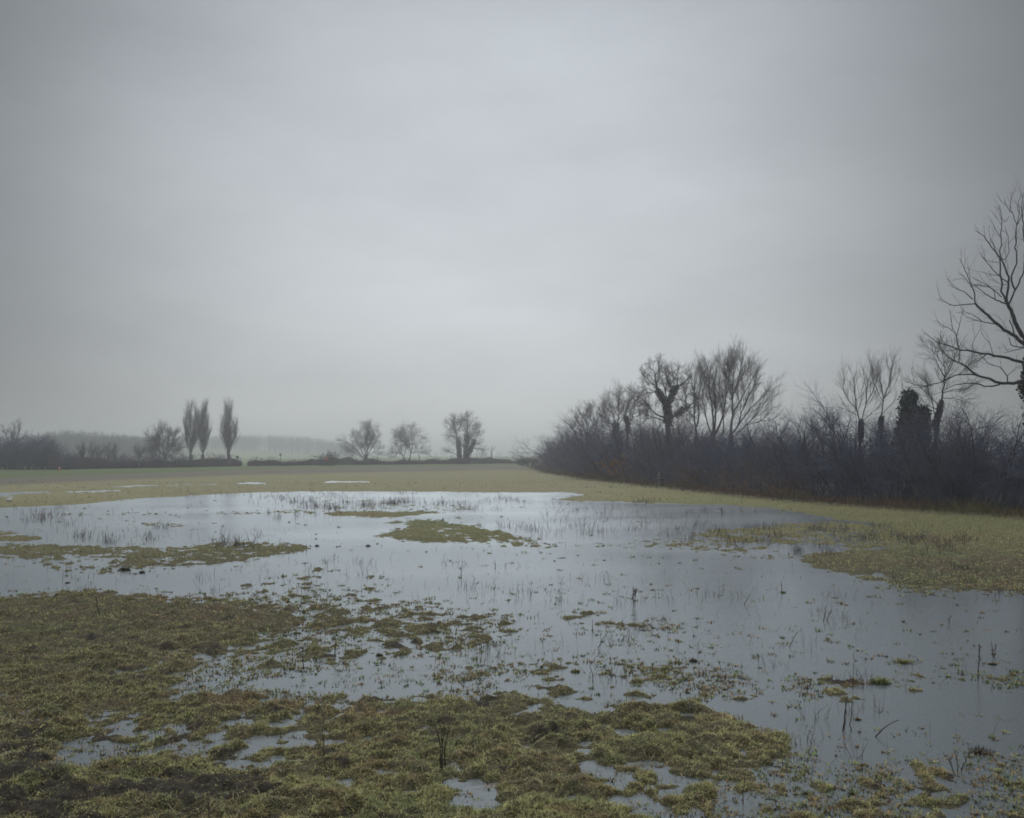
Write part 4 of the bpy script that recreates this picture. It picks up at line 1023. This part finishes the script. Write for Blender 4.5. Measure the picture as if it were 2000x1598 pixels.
# white scrap at the water's edge
x, y = (18 - 1000) / F * 52, 52.0
n1, n2 = 9, 14
th = np.linspace(0, math.pi, n1)[:, None]; ph = np.arange(n2)[None] * 2 * math.pi / n2
rr = 1 + 0.25 * np.sin(3 * ph + 2 * th) * np.sin(th) + 0.15 * np.cos(5 * ph - 3 * th) * np.sin(th)
V = np.stack([rr * np.sin(th) * np.cos(ph) * .17, rr * np.sin(th) * np.sin(ph) * .12, (np.cos(th) * rr + .8) * .12 + 0 * ph], -1).reshape(-1, 3)
i = np.arange(n2); j = (i + 1) % n2
q = np.concatenate([np.stack([r * n2 + i, (r + 1) * n2 + i, (r + 1) * n2 + j, r * n2 + j], 1) for r in range(n1 - 1)])
o = mesh('plastic_bag', V, quads=q, mat=M['white']); o.location = (x, y, gz_at(x, y) + .02)
tag(o, 'small crumpled white scrap on the grass at the far left water edge', 'litter')

# ------------------------------------------------------------------ single dead stalks
def stalk(label, stems, kind='plain', cat='dead plant', r=1.0, group=None, name='dead_stalk'):
    """stems: list of (base u, v, [(u, v) ...]) traced upwards; all stand on the ground under their base"""
    P, R = [], []; o0 = None; seeds = []
    for pts in stems:
        u, v = pts[0]
        y = F * CH / (v - HV); x = (u - 1000) / F * y; z0 = max(gz_at(x, y), -0.05)
        y = F * (CH - z0) / (v - HV) if z0 > 0 else y
        w = [W(a, b, y) for a, b in pts]
        w[0][2] = min(w[0][2], z0) - 0.03
        p = resample(w, 9); s = rng.uniform(-.3, .3)
        p[:, 1] += s * (p[:, 2] - p[0, 2])
        p[1:-1] += rng.normal(0, .004, (7, 3))
        P.append(p); R.append(np.linspace(.0062, .0026, 9) * r * (0.55 + y / 18.0))
        if o0 is None: o0 = p[0].copy()
    P, R = np.array(P), np.array(R)
    T = Tubes(); T.add(P, R, 5)
    o = float(np.mean(P[:, 0, 1]))
    if kind in ('branch', 'seed', 'feather'):
        P1, R1 = grow(P, R, {'branch': 14, 'seed': 26, 'feather': 50}[kind], {'branch': .10, 'seed': .09, 'feather': .10}[kind], 0.55, .0035 * r * (.5 + o / 20), up=.15, wob=.15, K=4, t0=.45, nmax=26)
        T.add(P1, R1, 4)
        if kind != 'branch':
            P2, R2 = grow(P1, R1, 60, .03, .9, .0045 * (.5 + o / 20), K=3, t0=.2, nmax=10); T.add(P2, R2, 3)
    ob = T.build(name, M['stalk'], None, o0); ob.location = [float(a) for a in o0]
    tag(ob, label, cat, group)
    return ob


stalk('forked cluster of black dead dock stems in the near grass at bottom centre', [[(865, 1507), (863, 1480), (867, 1440), (870, 1430), (867, 1418)], [(861, 1500), (860, 1450), (855, 1425), (849, 1412)], [(869, 1492), (869, 1450), (874, 1432), (878, 1424)], [(864, 1495), (863, 1445), (864, 1428)]], 'branch', r=1.15)
stalk('feathery dark dock seedhead standing alone in open water', [[(1237, 1181), (1237, 1170), (1238, 1150)], [(1239, 1180), (1240, 1168), (1243, 1152)]], 'feather', r=1.1)
stalk('pair of bare stalks leaning right in open water on the right', [[(1608, 1213), (1611, 1200), (1614, 1184)], [(1612, 1212), (1618, 1203), (1624, 1189)]])
stalk('three tall bare stalks rising together from the right-hand shallows', [[(1647, 1427), (1645, 1400), (1645, 1370), (1646, 1352)], [(1650, 1426), (1654, 1400), (1660, 1365)], [(1660, 1428), (1665, 1400), (1671, 1375)]], 'plain', r=1.1)
stalk('straight dead stick slanting low out of the water at lower right', [[(1702, 1441), (1722, 1428), (1745, 1417), (1762, 1410)]], r=1.3, name='dead_stick', cat='stick')
stalk('dark dock stalk with a full seedhead in the water near the right edge', [[(1911, 1327), (1911, 1300), (1913, 1262)]], 'seed', r=1.2)
stalk('short twiggy forked stalk beside the dark dock near the right edge', [[(1940, 1284), (1938, 1268), (1934, 1255)], [(1941, 1284), (1943, 1270), (1945, 1258)]], 'branch')
stalk('thin stem with a low tuft in open water, left of the leaning pair', [[(1452, 1181), (1456, 1174), (1463, 1160)]], 'plain')
stalk('long thin stem leaning far right above open water', [[(1538, 1264), (1548, 1250), (1560, 1232)], [(1530, 1262), (1532, 1255)]])
stalk('curved thin stalk leaning right in the central shallows', [[(1165, 1266), (1172, 1255), (1188, 1230)]])
stalk('crooked thin stalk in the shallows above the near bank', [[(1158, 1332), (1157, 1318), (1152, 1296)]])
stalk('dark stalk with a clotted foot at the left water inlet', [[(592, 1302), (592, 1285), (592, 1268)]], r=1.3)
stalk('dark upright stalk right of the clotted one by the inlet', [[(652, 1286), (654, 1272), (656, 1248)]], 'branch', r=1.2)
stalk('tall thin single stalk among puddles in the left foreground', [[(632, 1482), (631, 1450), (631, 1420), (630, 1394)]], r=.9)
stalk('lone thin dark stalk on the grassy bank at far left', [[(195, 1199), (193, 1185), (192, 1163)]], r=1.2)
stalk('lone short stalk in the middle of the open water', [[(901, 1128), (900, 1118), (902, 1104)]], r=1.2)
stalk('stem standing on a tiny tussock in the water below the right-hand bank', [[(1527, 1156), (1526, 1146), (1524, 1134)]], 'plain')
stalk('thin stalk with a floating mat of weed at its foot', [[(1158, 1234), (1157, 1224), (1157, 1210)]])
stalk('wavy thin stalk near the bottom edge right of centre', [[(1452, 1568), (1449, 1545), (1451, 1520), (1450, 1500)]], r=.9)
stalk('very thin straight upright stem above the right-hand weed patch', [[(1665, 1348), (1665, 1310), (1665, 1268)]], r=.7)
stalk('dark bent stalk at the upper edge of the near grass', [[(941, 1371), (938, 1355), (931, 1336)]], 'branch', r=.9)
stalk('faint twiggy stalk in dim water at the right', [[(1852, 1219), (1854, 1210), (1858, 1202)]], 'branch')
stalk('arching reed stems bending left beside the narrow far channel', [[(1410, 1005), (1409, 997), (1402, 992), (1396, 994)], [(1410, 1005), (1409, 996), (1411, 990)]], r=1.1)
stalk('low spiky cluster of dead stems in the lower right water', [[(1870, 1508), (1872, 1490), (1866, 1470)], [(1872, 1508), (1884, 1490), (1890, 1478)], [(1868, 1508), (1858, 1494), (1852, 1484)]], 'branch')
stalk('blackened thin stalk in the grass at the bottom left edge', [[(410, 1600), (410, 1570), (411, 1545)]], 'plain', r=.8)


# ------------------------------------------------------------------ single tussocks and clods standing out of the water
def tussock(label, u, v, wpx, hpx, col, n=220, name='grass_tussock', cat='tussock'):
    y = F * CH / (v - HV); x = (u - 1000) / F * y; rw = wpx / F * y / 2; rh = hpx / F * y
    k1, k2 = 7, 16
    th = np.linspace(0, math.pi / 2, k1)[:, None]; ph = np.arange(k2)[None] * 2 * math.pi / k2
    s = int(rng.integers(0, 1000))
    rr = 1 + 0.16 * np.sin(2 * ph + s) + 0.1 * np.sin(5 * ph + 2 * s + 3 * th)
    V = np.stack([rw * rr * np.cos(th) * np.cos(ph), 0.8 * rw * rr * np.cos(th) * np.sin(ph), rh * np.sin(th) * (1 + 0.12 * np.sin(3 * ph + s)) - 0.03], -1).reshape(-1, 3)
    i = np.arange(k2); j = (i + 1) % k2
    q = [np.stack([r * k2 + i, r * k2 + j, (r + 1) * k2 + j, (r + 1) * k2 + i], 1) for r in range(k1 - 1)]
    a = rng.uniform(0, 6.28, n); b_ = np.arcsin(rng.uniform(0.05, 1, n))
    root = np.stack([rw * .95 * np.cos(b_) * np.cos(a), .76 * rw * np.cos(b_) * np.sin(a), rh * .95 * np.sin(b_) - .03], 1)
    d = np.stack([np.cos(a), np.sin(a), rng.uniform(0.1, 1.0, n)], 1) + rng.normal(0, .4, (n, 3)); d /= np.linalg.norm(d, axis=1, keepdims=True)
    ln = rng.uniform(.3, .8, n)[:, None] * rw
    side = np.cross(d, [0, 0, 1.]); side /= np.linalg.norm(side, axis=1, keepdims=True) + 1e-9; side *= (0.003 + .00035 * y)
    tip = root + d * ln
    base = len(V)
    bv = np.stack([root - side, root + side, tip], 1).reshape(-1, 3)
    t = base + np.arange(n)[:, None] * 3 + np.arange(3)[None]
    cv = np.concatenate([np.tile(np.array(col) * .7, (len(V), 1)), np.repeat(np.array(col)[None] * rng.uniform(.6, 1.4, (n, 1)), 3, 0)])
    o = mesh(name, np.concatenate([V, bv]), quads=np.concatenate(q), tris=t, mat=M['grass'], col=cv)
    o.location = (x, y, 0.0)
    tag(o, label, cat)


dk = (0.10, 0.085, 0.045); ol = (0.2, 0.19, 0.06)
tussock('round dark tussock alone in the water of the left inlet', 741, 1281, 14, 7, dk)
tussock('small dark mossy tussock alone in open water at right', 1354, 1292, 17, 8, dk)
tussock('round mossy tussock in the shallows near the crooked stalk', 1124, 1313, 18, 8, ol)
tussock('blackish mud clod at the end of the left grassy bank', 492, 1210, 26, 8, (0.045, 0.04, 0.035))
tussock('dark clod in mid water just below the central grass islands', 719, 1067, 9, 4, dk)
tussock('dark clod off the right tip of the left grass island', 619, 1067, 8, 4, dk)
tussock('dark clump in the water below the left grass island, wider one', 243, 1114, 22, 6, dk)
tussock('dark clump in the water below the left grass island, smaller one', 277, 1119, 11, 5, dk)
tussock('long dark floating clump near the dock at the right edge', 1763, 1294, 36, 6, ol)
tussock('small dark clump beside the twiggy stalk at the right edge', 1938, 1298, 16, 6, dk)
tussock('olive tussock carrying the stem below the right-hand bank', 1529, 1158, 11, 5, ol)
tussock('bushy green clump in the right-hand weed patch', 1720, 1334, 34, 11, (0.24, 0.27, 0.11), n=420)
tussock('long dark log-like clump in the lower right water', 1915, 1470, 44, 9, (0.07, 0.055, 0.04))
tussock('brown clump right of the three tall stalks', 1675, 1406, 15, 7, (0.17, 0.11, 0.05))
tussock('lone dark clump at the water edge below the left island', 132, 1139, 9, 4, dk)

# ------------------------------------------------------------------ distant wood on the rise and beyond
def wood(label, trees):
    """trees: x, y, z, h, w - each a head of short twigs"""
    n = len(trees); per = 170
    t = np.repeat(np.array(trees), per, 0); N = len(t)
    d = rng.normal(size=(N, 3)); d /= np.linalg.norm(d, axis=1, keepdims=True)
    r = rng.uniform(0, 1, N) ** .4
    hh = np.maximum(0.5 + 0.5 * d[:, 2] * r, 0.02)
    c = np.stack([t[:, 0] + d[:, 0] * r * t[:, 4], t[:, 1] + d[:, 1] * r * t[:, 4], t[:, 2] + hh * t[:, 3]], 1)
    k = rng.normal(size=(N, 3)) * .5 + d * .5 + np.array([0, 0, .9]); k /= np.linalg.norm(k, axis=1, keepdims=True)
    ln = rng.uniform(.6, 1.6, N)[:, None]
    w = np.cross(k, rng.normal(size=(N, 3))); w /= np.linalg.norm(w, axis=1, keepdims=True); w *= rng.uniform(.05, .13, (N, 1))
    V = np.stack([c - k * ln / 2 - w, c - k * ln / 2 + w, c + k * ln / 2], 1).reshape(-1, 3)
    P = np.zeros((n, 4, 3)); tr_ = np.array(trees)
    for q in range(4):
        P[:, q] = tr_[:, :3] + np.stack([rng.normal(0, .15, n), rng.normal(0, .15, n), tr_[:, 3] * q * .28], 1)
    T = Tubes(); T.add(P, np.tile(np.array([.22, .18, .12, .05]), (n, 1)), 4)
    TV = np.concatenate(T.V); TQ = np.concatenate(T.Q)
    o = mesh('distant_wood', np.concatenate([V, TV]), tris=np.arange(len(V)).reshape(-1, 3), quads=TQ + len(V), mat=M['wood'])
    tag(o, label, 'wood', kind='stuff')


tl = []
for k in range(520):                       # the nearer wood on the left
    d = rng.uniform(430, 560); u = rng.uniform(30, 330)
    top = np.interp(u, [30, 90, 140, 250, 330], [852, 840, 836, 845, 858])
    h = (HV - top) * d / F + CH
    x = (u - 1000) / F * d
    tl.append((x, d, 0.2, h * rng.uniform(.8, 1.02) * (d / 560) ** 0.2, rng.uniform(2.2, 4.0)))
wood('misty grey wood on the left behind the young trees', tl)
tl = []
for k in range(900):                       # wood on the rise
    d = rng.uniform(900, 1080); u = rng.uniform(180, 690)
    x = (u - 1000) / F * d
    zz = 9.0 * float(sstep(0, 1, np.array(1 - abs(x + 330) / 200.)) * sstep(760, 930, np.array(d)))
    top = np.interp(u, [180, 400, 520, 600, 640, 690], [850, 849, 846, 849, 856, 872])
    h = max((HV - top) * d / F + CH - zz, 3.0)
    tl.append((x, d, zz, h * rng.uniform(.85, 1.0), rng.uniform(2.5, 4.5)))
wood('very faint wood on the low rise behind the poplars', tl)
tl = []
for k in range(260):                       # almost invisible line on the horizon
    d = rng.uniform(1150, 1500); u = rng.uniform(660, 2600); x = (u - 1000) / F * d
    tl.append((x, d, 0.2, rng.uniform(6, 10), rng.uniform(3, 6)))
wood('scarcely visible line of trees along the misty horizon', tl)

# ------------------------------------------------------------------ haze
bx0, bx1, by0, by1, z0, z1 = -1650, 1650, -100, 2950, -1.4, 27
V = [(x, y, zz) for zz in (z0, z1) for x, y in ((bx0, by0), (bx1, by0), (bx1, by1), (bx0, by1))]
m, nt, b = new_mat('haze'); nt.nodes.remove(b)
pv = nt.nodes.new('ShaderNodeVolumePrincipled')
pv.inputs['Color'].default_value = (0.93, 0.952, 1.0, 1); pv.inputs['Density'].default_value = 0.00125; pv.inputs['Anisotropy'].default_value = 0.6
nt.links.new(pv.outputs[0], nt.nodes['Material Output'].inputs['Volume'])
hz = mesh('haze', V, quads=[(3, 2, 1, 0), (4, 5, 6, 7), (0, 1, 5, 4), (1, 2, 6, 5), (2, 3, 7, 6), (3, 0, 4, 7)], mat=m, smooth=False)
tag(hz, 'thin grey winter haze over the whole meadow', 'haze', kind='stuff')

# ------------------------------------------------------------------ overcast sky, brightest ahead, its falloff standing in for lens vignetting
w = bpy.data.worlds.new('World'); bpy.context.scene.world = w; w.use_nodes = True
nt = w.node_tree; bg = nt.nodes['Background']
tc = nt.nodes.new('ShaderNodeTexCoord')
SUN_EL, SUN_AZ = math.radians(45), math.radians(-4)        # ahead of the camera, a little to the left


def mth(op, a, b_=None, clamp=False):
    n = nt.nodes.new('ShaderNodeMath'); n.operation = op; n.use_clamp = clamp
    for k, s in enumerate((a, b_)):
        if s is None: continue
        if isinstance(s, (int, float)): n.inputs[k].default_value = s
        else: nt.links.new(s, n.inputs[k])
    return n.outputs[0]


def dotv(vec):
    n = nt.nodes.new('ShaderNodeVectorMath'); n.operation = 'DOT_PRODUCT'
    nt.links.new(tc.outputs['Generated'], n.inputs[0]); n.inputs[1].default_value = vec
    return n.outputs['Value']


az, el = math.radians(-1.5), math.radians(11.5)
gd = dotv((math.sin(az) * math.cos(el), math.cos(az) * math.cos(el), math.sin(el)))
ang = mth('ARCCOSINE', mth('MINIMUM', gd, 1.0))
sig = math.radians(27.5)
gauss = mth('EXPONENT', mth('MULTIPLY', mth('POWER', mth('DIVIDE', ang, sig), 2.7), -1.0))
elv = mth('ARCSINE', dotv((0, 0, 1)))
zen = nt.nodes.new('ShaderNodeMapRange'); zen.interpolation_type = 'SMOOTHSTEP'
zen.inputs[1].default_value = math.radians(36); zen.inputs[2].default_value = math.radians(75); zen.inputs[3].default_value = 0; zen.inputs[4].default_value = 1
nt.links.new(elv, zen.inputs[0])
lum = mth('ADD', mth('ADD', mth('MULTIPLY', gauss, 0.548), 0.065), mth('MULTIPLY', zen.outputs[0], 0.62))
back = nt.nodes.new('ShaderNodeMapRange'); back.interpolation_type = 'SMOOTHSTEP'  # extra brightness behind the camera, added out of view as fill light
back.inputs[1].default_value = math.radians(50); back.inputs[2].default_value = math.radians(100); back.inputs[3].default_value = 0; back.inputs[4].default_value = 0.26
nt.links.new(ang, back.inputs[0])
lum = mth('ADD', lum, back.outputs[0])
# soft cloud banks
mp = nt.nodes.new('ShaderNodeMapping'); mp.inputs['Scale'].default_value = (1.3, 1.3, 3.6); mp.inputs['Rotation'].default_value = (0, math.radians(14), 0)
nt.links.new(tc.outputs['Generated'], mp.inputs['Vector'])
cn = nt.nodes.new('ShaderNodeTexNoise'); cn.inputs['Scale'].default_value = 2.4; cn.inputs['Detail'].default_value = 7; cn.inputs['Roughness'].default_value = .56
nt.links.new(mp.outputs[0], cn.inputs['Vector'])
cm = nt.nodes.new('ShaderNodeMapRange'); cm.inputs[1].default_value = .3; cm.inputs[2].default_value = .7; cm.inputs[3].default_value = .89; cm.inputs[4].default_value = 1.07
nt.links.new(cn.outputs['Fac'], cm.inputs[0])
lum = mth('MULTIPLY', lum, cm.outputs[0])
tr_ = nt.nodes.new('ShaderNodeValToRGB')
tr_.color_ramp.elements[0].position = 0.0; tr_.color_ramp.elements[0].color = (0.955, 1.0, 1.012, 1)
tr_.color_ramp.elements[1].position = 0.55; tr_.color_ramp.elements[1].color = (0.90, 0.975, 1.06, 1)
nt.links.new(mth('ABSOLUTE', elv), tr_.inputs[0])
vm = nt.nodes.new('ShaderNodeVectorMath'); vm.operation = 'SCALE'
nt.links.new(tr_.outputs['Color'], vm.inputs[0]); nt.links.new(lum, vm.inputs['Scale'])
# a little of the clear-sky light that filters through
sky = nt.nodes.new('ShaderNodeTexSky'); sky.sky_type = 'NISHITA'; sky.sun_disc = False
sky.sun_elevation = SUN_EL; sky.sun_rotation = SUN_AZ
vs2 = nt.nodes.new('ShaderNodeVectorMath'); vs2.operation = 'SCALE'; vs2.inputs['Scale'].default_value = 0.0035
nt.links.new(sky.outputs[0], vs2.inputs[0])
va = nt.nodes.new('ShaderNodeVectorMath'); va.operation = 'ADD'
nt.links.new(vm.outputs[0], va.inputs[0]); nt.links.new(vs2.outputs[0], va.inputs[1])
nt.links.new(va.outputs[0], bg.inputs['Color']); bg.inputs['Strength'].default_value = 1.0

sd = bpy.data.lights.new('sun', 'SUN'); sd.energy = 1.4; sd.angle = math.radians(18); sd.color = (1.0, 0.985, 0.96)
so = bpy.data.objects.new('sun', sd); C.objects.link(so)
so.rotation_euler = (math.pi / 2 - SUN_EL, 0, math.pi - SUN_AZ)

# ------------------------------------------------------------------ camera
cd = bpy.data.cameras.new('camera'); cam = bpy.data.objects.new('camera', cd); C.objects.link(cam)
cam.location = (0, 0, CH); cam.rotation_euler = (math.pi / 2, 0, 0)
cd.sensor_fit = 'HORIZONTAL'; cd.sensor_width = 36; cd.lens = 36 * F / 2000
cd.shift_y = (HV - 799) / 2000; cd.clip_end = 6000; cd.clip_start = 0.1
sc = bpy.context.scene; sc.camera = cam
sc.view_settings.view_transform = 'Standard'; sc.view_settings.look = 'None'; sc.view_settings.exposure = 0; sc.view_settings.gamma = 1
sc.cycles.pixel_filter_type = 'BLACKMAN_HARRIS'; sc.cycles.filter_width = 1.75
sc.cycles.volume_bounces = 1; sc.cycles.max_bounces = 6; sc.cycles.transparent_max_bounces = 8
